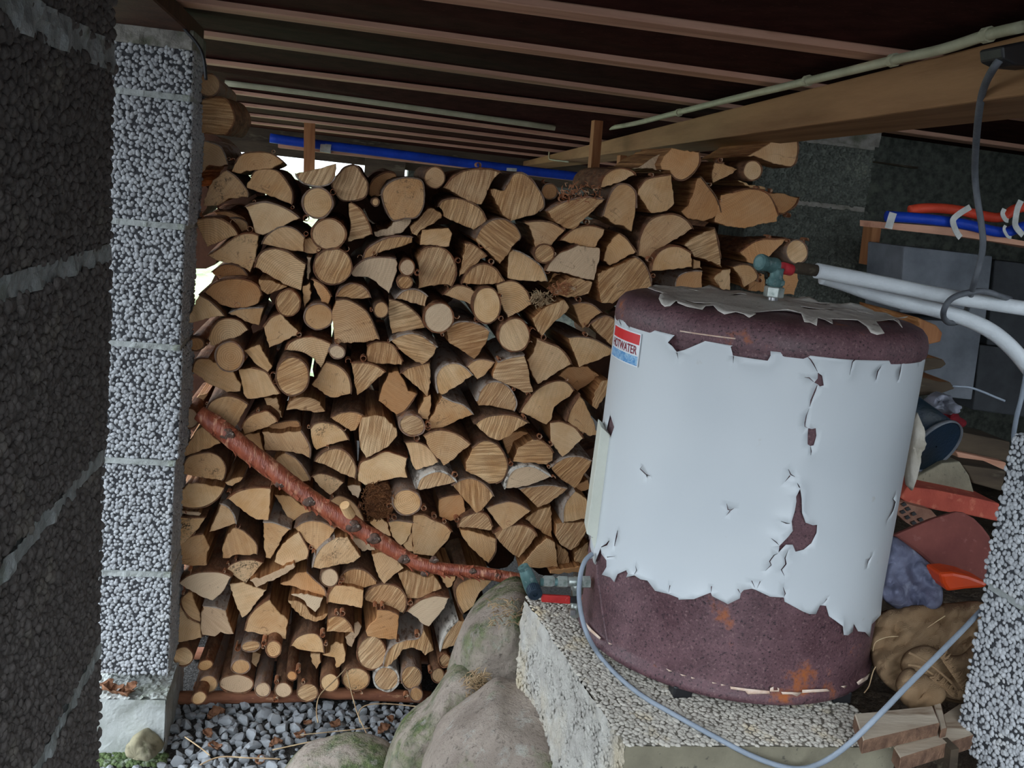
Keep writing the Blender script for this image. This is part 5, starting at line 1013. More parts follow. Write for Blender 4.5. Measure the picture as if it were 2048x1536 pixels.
# primer chips on the bottom ring
V_ = lambda L: T2(1100, 1160, 4.086, L)
for L in ([(1470, 855), (1600, 872), (1780, 890), (1790, 915), (1700, 915), (1610, 918), (1590, 892), (1475, 876)], [(1785, 895), (1790, 868), (1815, 855), (1815, 885), (1850, 885), (1845, 862), (1862, 872), (1858, 898)], [(1875, 898), (2043, 903), (2000, 935), (1960, 918), (1885, 918)], [(300, 322), (330, 360), (365, 400), (440, 468), (428, 482), (350, 415), (315, 360)], [(500, 505), (530, 520), (505, 522)], [(960, 712), (1010, 735), (985, 737)], [(1070, 755), (1125, 772), (1090, 772)], [(1325, 820), (1365, 830), (1330, 832)], [(1395, 836), (1435, 845), (1400, 850)], [(1160, 780), (1190, 790), (1165, 795)]):
    P = uv(V_(L))
    try: sheet('primer_chip', P, [], .004, lambda p, e: cpt(p[0]/TR, p[1], TR+.0058+e), lambda p, d: .0004, MT['chip'], tank, .0006)
    except Exception: pass
for L in ([(1648+300/5.12, 1130+1185/5.12), (1648+440/5.12, 1130+1075/5.12), (1648+405/5.12, 1130+1160/5.12), (1648+315/5.12, 1130+1215/5.12)], [(1648+140/5.12, 1130+1225/5.12), (1648+205/5.12, 1130+1215/5.12), (1648+180/5.12, 1130+1245/5.12)], [(1600, 1376), (1648, 1374), (1656, 1379), (1600, 1382)]):
    sheet('primer_chip', uv(L), [], .004, lambda p, e: cpt(p[0]/TR, p[1], TR+.0058+e), lambda p, d: .0004, MT['chip'], tank, .0006)
# seam slit with a bright scratch below the lid, and black feet
s0, s1 = cyl(1363, 662), cyl(1472, 677)
mk('seam_lip', tube([cpt(s0[0]+(s1[0]-s0[0])*t/6, s0[1]+(s1[1]-s0[1])*t/6, TR+.0035) for t in range(7)], .0011, 6), MT['chip'], tank)
for th in (-.62, .55, 2.2, -2.2):
    p = cpt(th, 0, TR-.012); mk('foot', box((p[0]-.016, p[1]-.014, .652), (p[0]+.016, p[1]+.014, ZB+.006), .003), MT['black'], tank)
# sticker wrapped on the tank
sa, sb = cyl(1292, 671), cyl(1273, 736); th1 = (sa[0]+sb[0])/2; zt, zb = sa[1]+.0, sb[1]+.003; wS = .112; SR = TR+.0034
def patch(name, u0, u1, z0, z1, mat, e=0.0, par=None):
    n = 14; V = [cpt(th1+(u0+(u1-u0)*i/n)/TR, z, SR+e+o) for o in (0, .0004) for z in (z0, z1) for i in range(n+1)]; m = n+1; Fc = []
    for i in range(n): Fc += [(i, i+1, m+i+1, m+i), (2*m+i, 3*m+i, 3*m+i+1, 2*m+i+1), (i, 2*m+i, 2*m+i+1, i+1), (m+i, m+i+1, 3*m+i+1, 3*m+i)]
    Fc += [(0, m, 3*m, 2*m), (n, 2*m+n, 3*m+n, m+n)]
    return mk(name, (V, Fc), mat, par if par is not None else tank)
hS = zt-zb
stk = patch('sticker', -wS, 0, zb-.001, zt+.001, MT['st_white'])
patch('red_band', -wS+.003, -.0025, zb+hS*.66, zt-.0015, MT['st_red'], .0005, stk); patch('water_band', -wS+.003, -.0025, zb+.001, zb+hS*.30, MT['st_blue'], .0005, stk)
fc = bpy.data.curves.new('lettering', 'FONT'); fc.body = 'HOTWATER'; fc.size = 1.0; fc.align_x = 'RIGHT'; fc.offset = .018; fo = bpy.data.objects.new('tmp_text', fc); SC.collection.objects.link(fo); bpy.context.view_layer.update()
me = bpy.data.meshes.new_from_object(fo.evaluated_get(bpy.context.evaluated_depsgraph_get())); tv = np.array([v.co[:] for v in me.vertices]); tf = [tuple(p.vertices) for p in me.polygons]; bpy.data.objects.remove(fo)
if len(tv):
    tw = np.ptp(tv[:, 0]); th_ = np.ptp(tv[:, 1]); x1 = tv[:, 0].max(); y0 = tv[:, 1].min()
    V = [cpt(th1+(-.006+(x-x1)/tw*(wS-.012))/TR, zb+hS*.345+(y-y0)/th_*hS*.27, SR+.0010) for x, y, _ in tv]
    b2 = bmesh.new(); mk('lettering', (V, tf), MT['st_text'], stk, fix=False); b2.free()
# cream sheet-metal cover strip on the left flank, with the cable clip
Yc = 1.60
fp = [(1202, 853), (1229, 877), (1211, 1066), (1196, 1104), (1191, 1104), (1173, 1068)]
def cov(px, py, Y=Yc): return atY(px, py, Y)
cov_o = mk('cover_strip', prism([cov(*p) for p in ((1202, 853), (1221, 871), (1204, 1070), (1197, 1082), (1173, 1068))], (0.01, .06, 0)), MT['panel_cream'], tank); bevel_obj(cov_o, .0015, 2)
bevel_obj(mk('cover_side', prism([cov(1221, 871), cov(1230, 878, Yc+.012), cov(1212, 1063, Yc+.012), cov(1204, 1070)], (0.005, .04, 0)), MT['panel_cream'], tank), .001, 1)
mk('cover_tab', prism([cov(1182, 1076), cov(1200, 1074), cov(1203, 1092), cov(1199, 1112), cov(1193, 1112)], (0.01, .02, 0)), MT['panel_cream'], tank)
mk('cable_clip', tube(spline([cov(1181, 1116, Yc-.004), cov(1186, 1108, Yc-.006), cov(1189, 1122, Yc-.004), cov(1194, 1127, Yc-.002), cov(1199, 1118, Yc-.004), cov(1199, 1106, Yc-.002)], 5), .0026, 8), MT['tape'], tank, smooth=True)
dl = [cpt(cyl(1194, 1130)[0], 0, 0)]
c0, c1 = cyl(1194, 1130), cyl(1216, 1292); mk('seam_weld', tube([cpt(c0[0]+(c1[0]-c0[0])*t/8, c0[1]+(c1[1]-c0[1])*t/8, TR-.0005) for t in range(9)], .0022, 6), MT['rust'], tank)
# ------------------------------------------------------------------ tee fitting on the lid and the white pipes
fx = np.array((TX, TY)); p0 = atY(1545, 602, TY); tee = empty('pipe_tee', (p0[0], TY, p0[2]), 'green tee fitting with a red outlet on top of the tank', 'pipe fitting')
up = np.array((.0, 0, 1.0)); S = 1.0*(p0-CAM).dot(CF)/FPX     # metres per pixel here
X0 = p0
mk('nipple', lathe([(10*S, 0), (10*S, 9*S)], X0, up, 20), MT['steel'], tee, smooth=False)
mk('hex_nut', lathe([(19*S, 8*S), (20*S, 10*S), (20*S, 27*S), (18*S, 29*S)], X0, up, 6), MT['brass'], tee)
mk('union_body', lathe([(14*S, 28*S), (16*S, 32*S), (17*S, 38*S), (16*S, 44*S), (13*S, 48*S), (13*S, 58*S), (14*S, 66*S)], X0, up, 24), MT['green'], tee, smooth=True)
for k in range(6):
    a = k*PI/3; c = X0+up*36*S+np.array((math.cos(a), math.sin(a), 0))*16*S; mk('rib', box(c-3*S, c+np.array((3*S, 3*S, 6*S)), .6*S), MT['green'], tee)
A, B = atY(1519, 524, TY-.012), atY(1566, 536, TY+.012); ax = (B-A)/np.linalg.norm(B-A)
mk('tee_body', lathe([(11*S, -2*S), (16*S, 0), (17*S, 4*S), (16*S, 12*S), (14.5*S, 16*S), (14.5*S, 34*S), (16*S, 38*S), (16*S, 46*S)], A, ax, 24), MT['green'], tee, smooth=False)
mk('red_outlet', lathe([(10*S, 0), (12*S, 1*S), (12*S, 26*S), (9.5*S, 28*S), (8*S, 23*S)], B+ax*-3*S, ax, 24), MT['redcap'], tee, smooth=True)
pw = atY(1585, 534, TY+.01); pw2 = atY(1600, 537, TY+.015)
def wp(L): return [atY(x, y, Y) for x, y, Y in L]
up_p = spline(wp([(1632, 541, 1.70), (1700, 554, 1.70), (1780, 570, 1.70), (1870, 588, 1.70), (1960, 603, 1.70), (2070, 620, 1.70)]), 6)
pipe1 = tag(mk('white_pipe', tube(up_p, .0140, 16), MT['white_pipe'], smooth=True), 'upper straight white pipe running right from the red outlet', 'pipe')
mk('pipe_sleeve', tube([atY(1596, 536, 1.68), atY(1634, 541.5, 1.70)], .0105, 16), MT['darkwood'], pipe1, smooth=True)
lo_p = spline(wp([(1645, 553, 1.76), (1690, 567, 1.76), (1740, 585, 1.76), (1800, 602, 1.76), (1870, 619, 1.76), (1930, 637, 1.76), (1985, 664, 1.75), (2030, 703, 1.74), (2075, 760, 1.73)]), 6)
tag(mk('white_pipe', tube(lo_p, .0150, 16), MT['white_pipe'], smooth=True), 'lower white pipe bending down at the right edge', 'pipe')
# ------------------------------------------------------------------ valve set at the tank's lower left
Yv = 1.60
def pv(x, y, Y=Yv): return atY(x, y, Y)
s = (pv(1110, 1165)-CAM).dot(CF)/FPX
dv = empty('drain_valve', pv(1110, 1165), 'green and nickel drain valve with a red lever at the tank\'s lower left', 'valve')
def seg(name, a, b, prof, mat, n=24, sm=True, Y=Yv):
    A, B = pv(*a), pv(*b); L = np.linalg.norm(B-A); return mk(name, lathe([(r*s, t*L) for r, t in prof], A, B-A, n), MT[mat], dv, smooth=sm)
seg('tail_pipe', (1080, 1164), (1172, 1164), [(8, 0), (8, 1)], 'green')
seg('hex_nut', (1086, 1162), (1108, 1163), [(10, 0), (12, .1), (12, .8), (10, 1)], 'brass', 6, False)
seg('hex_nut', (1114, 1163), (1136, 1164), [(10, 0), (12, .1), (12, .85), (10, 1)], 'brass', 6, False)
seg('ball_valve_body', (1134, 1163), (1164, 1164), [(8, 0), (9.5, .15), (9.5, .4), (11, .5), (9.5, .8), (9, 1)], 'brass')
seg('tank_nut', (1163, 1164), (1179, 1164), [(11, 0), (13, .15), (13, 1)], 'brass', 6, False)
seg('valve_stem', (1150, 1166), (1152, 1195), [(9, 0), (9, .4), (6.5, .5), (6.5, 1)], 'brass')
seg('valve_body', (1049, 1137), (1066, 1182), [(10, 0), (12, .05), (14, .3), (14.5, .6), (15, .75), (14.5, 1)], 'green')
kn = [(11, 0), (12.5, .1), (13, .5), (12.5, .95), (7, 1)]
A, B = pv(1066, 1176, Yv-.012), pv(1071, 1190, Yv-.03)
def knob(A, B, r, mat, name='regulator_knob'):
    d = (B-A)/np.linalg.norm(B-A); L = np.linalg.norm(B-A); k = mk(name, lathe([(r*.95*s, 0), (r*s, L*.12), (r*s, L*.92), (r*.9*s, L), (r*.35*s, L*1.0), (r*.3*s, L*.8)], A, d, 40), MT[mat], dv, smooth=False)
    h = np.cross(d, (1, 0, 0)); h /= np.linalg.norm(h); g = np.cross(d, h); vs = []
    for i in range(26):
        a = 2*PI*i/26; c = A+(h*math.cos(a)+g*math.sin(a))*r*s; vs.append(tube([c+d*L*.08, c+d*L*.95], .9*s, 5))
    kk = mk('grip_ribs', join(*vs), MT[mat], k, fix=False); kk['kind'] = 'stuff'
knob(A, B, 14, 'navy'); knob(pv(1051, 1143), pv(1045, 1132), 10.5, 'green', 'top_cap')
bevel_obj(mk('lever_sleeve', prism([pv(1084, 1190, Yv-.012), pv(1141, 1193, Yv-.012), pv(1141, 1209, Yv-.012), pv(1083, 1205, Yv-.012)], (0, .007, 0)), MT['redlever'], dv), .002, 2)
mk('lever_arm', prism([pv(1136, 1194, Yv-.010), pv(1158, 1194, Yv-.010), pv(1158, 1207, Yv-.010), pv(1136, 1206, Yv-.010)], (0, .004, 0)), MT['black'], dv)
seg('lower_port', (1151, 1206), (1150, 1232), [(8, 0), (9.5, .3), (9.5, 1)], 'brass')
bevel_obj(mk('square_plug', box(pv(1145, 1224, Yv-.016)-.005, pv(1145, 1224, Yv-.016)+.005), MT['steel'], dv), .001, 1)
# ------------------------------------------------------------------ grey power cable
KP = [(1184, 1108, 1.592), (1170, 1122, 1.58), (1161, 1150, 1.565), (1158, 1190, 1.553), (1163, 1230, 1.545), (1176, 1272, 1.525), (1200, 1312, 'z'), (1236, 1352, 'z'), (1285, 1392, 'z'), (1350, 1430, 'z'), (1430, 1474, 'z'), (1500, 1510, 1.258), (1560, 1532, 1.25), (1606, 1537, 1.25), (1650, 1522, 1.22), (1700, 1486, 1.20), (1760, 1428, 1.205), (1820, 1366, 1.225), (1890, 1296, 1.26), (1950, 1234, 1.315), (1985, 1190, 1.36), (2035, 1080, 1.45), (2045, 980, 1.5), (2028, 890, 1.5), (2032, 840, 1.5), (2044, 790, 1.5), (2060, 700, 1.52)]
cab = [atZ(x, y, .658) if Y == 'z' else atY(x, y, Y) for x, y, Y in KP]
cable = tag(mk('power_cable', tube(spline(cab, 6), .0036*1.15, 10), MT['grey'], smooth=True), 'grey power cable looping low across the concrete plinth in front of the tank', 'cable')
K2 = [(2012, 108, 1.27), (1990, 132, 1.27), (1968, 175, 1.35), (1958, 225, 1.42), (1952, 290, 1.52), (1950, 350, 1.60), (1955, 400, 1.60), (1963, 450, 1.60), (1966, 490, 1.60), (1960, 525, 1.61), (1950, 560, 1.62), (1943, 585, 1.67), (1935, 615, 1.80), (1922, 640, 1.82), (1900, 646, 1.74), (1888, 636, 1.70), (1888, 620, 1.66), (1900, 600, 1.655), (1925, 588, 1.655), (1965, 582, 1.66), (2000, 592, 1.665), (2020, 598, 1.72)]
tag(mk('power_cable', tube(spline([atY(*p) for p in K2], 6), .0055, 10), MT['grey_d'], smooth=True), 'grey cable hanging from the beam and looping round the white pipes', 'cable')
jb = tag(mk('junction_box', prism([atY(2004, 92, 1.25), atY(2048, 82, 1.25), atY(2080, 86, 1.25), atY(2080, 134, 1.25), atY(2030, 130, 1.25), atY(2006, 118, 1.25)], (0, .05, 0)), MT['black']), 'black fitting at the upper right edge where the hanging cable starts', 'junction box'); bevel_obj(jb, .003, 2)
# ------------------------------------------------------------------ concrete plinth
zP = .655
c1_, c2_, c3_ = atZ(1252, 1487, zP), atZ(1056, 1200, zP), atZ(1730, 1490, zP)
ux = (c3_-c1_); ux /= np.linalg.norm(ux); uy = (c2_-c1_); uy /= np.linalg.norm(uy); wP = .43; lP = float(np.linalg.norm(c2_-c1_))+.02
def grav(p, u, v): return grain(p, .0085, .0075)*(.45+.9*max(0, min(1, .6+noise.noise(Vector(p*7)))))+.003*noise.noise(Vector(p*12))-.004*max(0, 1-min(u*wP, v*lP)/.02)
tp = gridface(c1_-np.array((0, 0, .003)), ux, uy, wP, lP, (0, 0, 1), .02, lambda p, u, v: .002*noise.noise(Vector(p*12)))
lf_ = gridface(c1_+np.array((0, 0, -zP)), (0, 0, 1), uy, zP-.004, lP, -ux, .008, lambda p, u, v: .006*noise.fractal(Vector(p*45), .9, 2, 4)+.004*noise.noise(Vector(p*9)))
fr = gridface(c1_+np.array((0, 0, -zP)), ux, (0, 0, 1), wP, zP-.004, (0, -1, 0), .02, lambda p, u, v: .0015*noise.fractal(Vector(p*30), .9, 2, 4))
core = [c1_+ux*.022+uy*.012, c1_+ux*wP+uy*.012, c1_+ux*wP+uy*lP, c1_+ux*.022+uy*lP]; core = [np.array((p[0], p[1], 0)) for p in core]
pl = empty('concrete_plinth', ((c1_+c3_)/2*np.array((1, 1, 0))), 'rough concrete plinth with a gravelly top carrying the tank', 'plinth')
gt = mk('gravelly_top', tp, MT['stonebed'], pl, fix=False); grains('stones', [(c1_-np.array((0, 0, .003)), ux, uy, (0, 0, 1), wP, lP)], .0078, .0047, 'stones', gt, 77, .7); rs_ = mk('rough_side', lf_, MT['cast'], pl, fix=False); grains('cast_grit', [(c1_+np.array((0, 0, -zP)), (0, 0, 1), uy, -ux, zP-.01, lP)], .0105, .0052, 'cast', rs_, 78, .5); mk('smooth_front', fr, MT['conc'], pl, fix=False); mk('core', prism(core, (0, 0, zP-.004)), MT['conc'], pl)
# ------------------------------------------------------------------ boulders
def boulder(out, C, thick, mat, lab, seed, nz=.020):
    o = mk('boulder', rockmesh(out, C, thick, nz, seed, .55, 110, 44, 7.0, 1.0), MT[mat], smooth=True); tag(o, lab, 'boulder', 'boulders beside the plinth'); return o
W_ = lambda L: T2(750, 1150, 3.98, L)
boulder(W_([(790, 260), (1000, 110), (1180, 95), (1270, 250), (1340, 480), (1400, 660), (1480, 900), (1450, 1050), (1200, 1050), (960, 950), (800, 900), (600, 760), (640, 560), (700, 400)]), atY(1010, 1285, 2.12), .20, 'moss1', 'tall grey boulder with green moss on top, leaning by the plinth', 1)
boulder(W_([(690, 706), (850, 745), (960, 900), (900, 1100), (700, 1300), (600, 1600), (330, 1800), (40, 1700), (80, 1500), (130, 1330), (200, 1200), (400, 1050), (500, 900), (600, 760)]), atY(880, 1440, 1.98), .12, 'moss2', 'narrow dark mossy boulder between the gravel and the big bare boulder', 2)
boulder(W_([(960, 908), (1100, 930), (1300, 925), (1430, 970), (1520, 1060), (1560, 1160), (1620, 1280), (1680, 1400), (1720, 1600), (1700, 2000), (1100, 2150), (450, 2000), (360, 1600), (430, 1400), (500, 1250), (620, 1130), (780, 1020)]), atY(1020, 1540, 1.72), .20, 'moss0', 'big bare brownish boulder in the front, lower middle of the picture', 3)
boulder([(555, 1560), (600, 1505), (640, 1490), (700, 1477), (755, 1488), (790, 1510), (800, 1560), (760, 1610), (650, 1630), (570, 1600)], atY(680, 1550, 2.02), .10, 'moss1', 'low flat greenish boulder in the gravel, cut by the lower edge', 4, .010)
tag(mk('boulder', rockmesh(T2(180, 1330, 2.926, [(245, 450), (265, 400), (320, 375), (380, 440), (405, 500), (380, 525), (300, 510), (255, 480)]), atZ(290, 1488, .04)+np.array((0, -.02, 0)), .05, .014, 7, .5, 60, 26, 20, 1.0), varied('ochre_stone', srgb(158, 150, 122), srgb(132, 126, 106), 14, .9, srgb(90, 90, 66), 30, (.55, .68)), smooth=True), 'small ochre stone against the corner of the pale footing', 'stone')
o = mk('debris_nest', join(*[tube([p, p+d*.6+np.array((0, 0, .004)), p+d], [.0011, .0011, .0006], 4) for p, d in [(atY(950+random.uniform(-20, 22), 1372+random.uniform(-24, 20), 1.90+random.uniform(-.02, .02)), np.array((random.uniform(-1, 1), random.uniform(-.6, .3), random.uniform(-.7, .7)))*.022) for _ in range(150)]]), MT['straw'], fix=False); o['kind'] = 'stuff'; tag(o, 'nest of dead plant bits on the narrow mossy boulder', 'plant debris')
o = mk('debris_litter', join(*[tube([p, p+d*.6+np.array((0, 0, .003)), p+d], [.0011, .0011, .0006], 4) for p, d in [(atY(1005+random.uniform(-30, 45), 1212+random.uniform(-14, 40), 1.93+random.uniform(-.01, .02)), np.array((random.uniform(-1, 1), random.uniform(-.5, .2), random.uniform(-.5, .5)))*.02) for _ in range(70)]]), MT['straw'], fix=False); o['kind'] = 'stuff'; tag(o, 'dry grass litter lying on the moss of the tall grey boulder', 'plant debris')
tag(grains('moss_patch', [(np.array((-.60, 2.235, .004)), (1, 0, 0), (0, 1, 0), (0, 0, 1), .27, .055)], .009, .0075, 'moss', None, 91, .9), 'greenish moss and crumbs along the foot of the pale footing', 'moss')
# ------------------------------------------------------------------ gravel pebbles at the foot of the pile
PM = []
for k in range(14):
    b = bmesh.new(); bmesh.ops.create_icosphere(b, subdivisions=2, radius=1.0); sx, sy, sz = random.uniform(.8, 1.25), random.uniform(.7, 1.05), random.uniform(.42, .7)
    for v in b.verts:
        q = Vector((round(v.co.x*2.2)/2.2*.5+v.co.x*.5, v.co.y, v.co.z)); e = 1+.22*noise.noise(v.co*1.4+Vector((k*5, 0, 0)))+.08*noise.noise(v.co*4+Vector((k*5, 3, 0))); v.co = Vector((v.co.x*sx, v.co.y*sy, v.co.z*sz))*e
    for c in range(7):
        pn = Vector((random.uniform(-1, 1), random.uniform(-1, 1), random.uniform(-.6, .9))).normalized(); lim = random.uniform(.32, .62)*min(sx, sy)
        for v in b.verts:
            q = v.co.dot(pn)-lim
            if q > 0: v.co -= pn*q*.9
    me = bpy.data.meshes.new('pebble'); b.to_mesh(me); b.free(); me.materials.append(MT['pebble']); PM.append(me)
placed = []; tries = 0; n_p = 0
while n_p < 300 and tries < 30000:
    tries += 1; x, y = random.uniform(176, 875), random.uniform(1398, 1550); p = atZ(x, y, 0.0)
    if p[1] > 2.52 or (x < 350 and p[1] > 2.22): continue
    r = random.uniform(.012, .025)*(1.15 if x < 420 and y > 1490 else 1)
    if any((p[0]-q[0])**2+(p[1]-q[1])**2 < (.66*(r+q[3]))**2 for q in placed): continue
    if 570 < x < 800 and y > 1492: continue
    placed.append((p[0], p[1], 0, r)); o = bpy.data.objects.new('pebble', PM[random.randrange(14)]); put(o, (p[0], p[1], r*.42+random.uniform(0, .003))); o.scale = (r, r, r*random.uniform(.85, 1.2)); o.rotation_euler = (random.uniform(-.5, .5), random.uniform(-.5, .5), random.uniform(0, 6.28))
    tag(o, 'grey pebble in the gravel between the pier footing and the boulders', 'pebble', 'pebbles at the foot of the woodpile'); n_p += 1
vs = []
for k in range(520):
    p = atZ(random.uniform(176, 880), random.uniform(1392, 1552), 0); r = random.uniform(.004, .009); v, f = lathe([(r*.5, -r*.3), (r, 0), (r*.5, r*.5)], (p[0], p[1], r*.2), (random.uniform(-.4, .4), random.uniform(-.4, .4), 1), 6); vs.append((v, f))
o = mk('gravel_grit', join(*vs), MT['pebble'], fix=False); o['kind'] = 'stuff'; tag(o, 'small grey grit between the larger pebbles', 'gravel')
# dead leaves and dry stems
def leaf(px, py, rot, size, lab, Z=.018):
    p = atZ(px, py, Z); V = []; n = 9; c, s_ = math.cos(rot), math.sin(rot); ph = random.uniform(0, 6)
    for i in range(n+1):
        t = i/n; w_ = size*.42*math.sin(PI*min(1, t*1.02))**.7*(1+.25*math.sin(t*20+ph))
        for k in (-1, -.5, 0, .5, 1): x, y = size*(t-.5), w_*k; z = size*(.30*abs(k)**1.6+.12*math.sin(t*5+ph)+.05*math.sin(9*t+4*k)); V.append((p[0]+x*c-y*s_, p[1]+x*s_+y*c, p[2]+z))
    o = mk('dead_leaf', (V, [(5*i+k, 5*i+k+1, 5*i+k+6, 5*i+k+5) for i in range(n) for k in range(4)]), MT['leaf'], smooth=True); m_ = o.modifiers.new('thickness', 'SOLIDIFY'); m_.thickness = .0006; tag(o, lab, 'leaf', 'dead leaves on the gravel')
for a in ((432, 1432, .4, .046, 'reddish dead leaf just below the left end of the base pole'), (600, 1474, 1.1, .036, 'pale brown leaf in the middle of the gravel'), (552, 1490, .3, .034, 'curled tan leaf left of the flat greenish boulder'), (670, 1452, .9, .034, 'brown leaf on the gravel under the right base pole'), (768, 1462, .5, .038, 'crumpled orange leaf close to the narrow mossy boulder'), (780, 1440, 2.1, .024, 'small reddish leaf right of the gravel, above the crumpled one'), (415, 1470, 2.4, .03, 'tan leaf scrap near the corner of the footing'), (520, 1524, 1.5, .03, 'grey-brown leaf at the lower edge of the gravel'), (615, 1448, 2.6, .026, 'tan leaf standing among grey pebbles in mid gravel'), (430, 1496, .1, .034, 'dark brown leaf low in the gravel left of centre')): leaf(*a)
for a in ((226, 1383, .3, .05, 'large red-brown dead leaf on the footing ledge', fz+.006), (252, 1390, 1.9, .042, 'crumpled dark red leaf right beside the largest one on the ledge', fz+.006), (262, 1378, .9, .034, 'pale curled leaf on the footing ledge', fz+.012), (212, 1376, 2.5, .04, 'dark dead leaf leftmost on the footing ledge', fz+.006)): leaf(*a)
def stem(L, lab, r=.0016):
    tag(mk('dry_stem', tube(spline([atY(x, y, Y) for x, y, Y in L], 5), r, 6), MT['straw'], smooth=True), lab, 'plant stem', 'dry stems in front of the pile')
stem([(693, 1336, 2.40), (668, 1362, 2.36), (640, 1390, 2.33), (633, 1420, 2.28), (636, 1445, 2.24)], 'dry stem bent over like a hook in front of the base pole')
stem([(693, 1340, 2.40), (703, 1385, 2.33), (716, 1430, 2.27), (735, 1470, 2.2)], 'straight dry stem standing beside the hooked one')
stem([(720, 1446, 2.3), (718, 1424, 2.33), (735, 1410, 2.34), (780, 1408, 2.34), (850, 1415, 2.30)], 'arched dry stem lying under the right base pole')
stem([(600, 1470, 2.22), (680, 1462, 2.22), (740, 1456, 2.2)], 'dry stem lying across the gravel above the flat boulder', .0013)
stem([(370, 1474, 2.24), (400, 1495, 2.19), (420, 1511, 2.15)], 'short dry twig near the footing corner')
stem([(545, 1500, 2.14), (600, 1488, 2.14), (650, 1478, 2.14), (700, 1470, 2.16)], 'long dry stem along the upper rim of the flat greenish boulder')
stem([(400, 1530, 2.05), (440, 1514, 2.07), (500, 1516, 2.05), (560, 1518, 2.04)], 'curved dry stem at the lower edge of the gravel')
stem([(727, 1472, 2.2), (752, 1488, 2.16), (775, 1502, 2.12)], 'straight straw pointing at the narrow mossy boulder')
# ------------------------------------------------------------------ timber offcuts on the plinth, lower right
X_ = lambda L: T2(1548, 1300, 4.096, L)
def board(name, top, zt_, th, lab, mat='board'):
    P = [atZ(x, y, zt_) for x, y in X_(top)]; V, Fc = prism(P, (0, 0, -th)); o = mk(name, (V, Fc), [MT[mat], MT['board_end']], None, [0, 0]+[1]*len(P)); bevel_obj(o, .0015, 1); tag(o, lab, 'board', 'timber offcuts'); return o
board('wooden_board', [(735, 745), (1360, 600), (1300, 455), (660, 520)], .700, .022, 'pale upper board offcut with a sawn end, lying on the plinth corner')
board('wooden_board', [(1040, 885), (1665, 690), (1530, 430), (980, 790)], .676, .024, 'lower brown board offcut jutting out in front of the pale one')
board('wooden_board', [(1370, 655), (1420, 640), (1370, 430), (1310, 440)], .690, .018, 'narrow offcut wedged behind the pale upper board')
tag(mk('support_stick', prism([atY(1902, 1500, 1.22), atY(1918, 1497, 1.22), atY(1912, 1560, 1.22), atY(1896, 1560, 1.22)], (0, .03, 0)), MT['darkwood']), 'dark upright stick under the jutting board offcut', 'stick')
# ------------------------------------------------------------------ burlap sack
Z_ = lambda L: T2(1648, 1130, 5.12, L)
sc_ = atY(1850, 1310, 1.47); sack = empty('burlap_sack', sc_, 'crumpled brown burlap sack between the tank and the right pier', 'sack')
def cloth(nm, L, par, mat, Y0, lean, amp, freq, fold=0.0, fdir=(1, .4), seed=0, thick=.003, wave=70):
    P = Z_(L); O = [(x/1000, y/1000) for x, y in spline([np.array(p) for p in P], 4, True)]; ym = max(p[1] for p in O); O = [tuple(p) for p in O]
    def mp(p, e):
        q = Vector((p[0]*freq, p[1]*freq, seed)); f = math.sin((p[0]*fdir[0]+p[1]*fdir[1])*wave+4*noise.noise(q*.6))
        return atY(p[0]*1000, p[1]*1000, Y0+lean*(ym-p[1])+amp*noise.fractal(q, .9, 2, 4)+fold*abs(f)+e)
    return sheet(nm, O, [], .0042, mp, lambda p, d: .02*math.exp(-d/.006), MT[mat], par, thick)
cloth('sack_body', [(540, 540), (760, 440), (1000, 420), (1300, 400), (1640, 400), (1750, 700), (1700, 1000), (1560, 1300), (1430, 1400), (1250, 1380), (1000, 1300), (760, 1300), (560, 1120), (480, 850)], sack, 'burlap', 1.37, .75, .03, 14, .005, (1, .8), 1, .004, 70)
cloth('folded_flap', [(870, 890), (1060, 840), (1250, 930), (1420, 930), (1580, 800), (1600, 1000), (1480, 1240), (1440, 1370), (1300, 1360), (1080, 1270), (880, 1180), (800, 1020)], sack, 'burlap', 1.345, .55, .014, 18, .003, (.6, 1), 2, .006, 110)
cloth('folded_mouth', [(760, 1200), (850, 1080), (980, 1110), (1150, 1190), (1230, 1290), (1190, 1400), (1000, 1490), (850, 1420), (790, 1340)], sack, 'burlap', 1.315, .5, .012, 22, .003, (1, .5), 3, .008, 110)
for L in (((870, 900), (1000, 960), (1150, 1070), (1300, 1200), (1400, 1340)), ((860, 1020), (1000, 1050), (1150, 1150), (1290, 1300)), ((930, 1220), (1060, 1280), (1190, 1380))):
    mk('stitched_hem', tube(spline([atY(x, y, 1.352) for x, y in Z_(L)], 5), .0022, 6, .2), MT['burlap'], sack, smooth=True)
vs = []
for k in range(150):
    t = random.random(); x, y = (1180+260*t, 930+380*t) if k % 2 else (1080+220*t, 1150+190*t); p = atY(*Z_([(x, y)])[0], 1.348); d = (CR*random.uniform(.2, 1)+CD*random.uniform(-.8, .2))*.014; vs.append(tube([p, p+d*.5-CF*.003, p+d], [.0011, .001, .0005], 4))
o = mk('frayed_edge', join(*vs), MT['burlap'], sack, fix=False); o['kind'] = 'stuff'
for L in (((500, 880), (530, 790), (640, 740), (760, 730)), ((410, 1310), (460, 1240), (500, 1100), (530, 1040)), ((1060, 640), (1150, 580), (1240, 520))): mk('loose_thread', tube(spline([atY(x, y, 1.36) for x, y in Z_(L)], 5), .0009, 5), MT['straw'], sack, smooth=True)
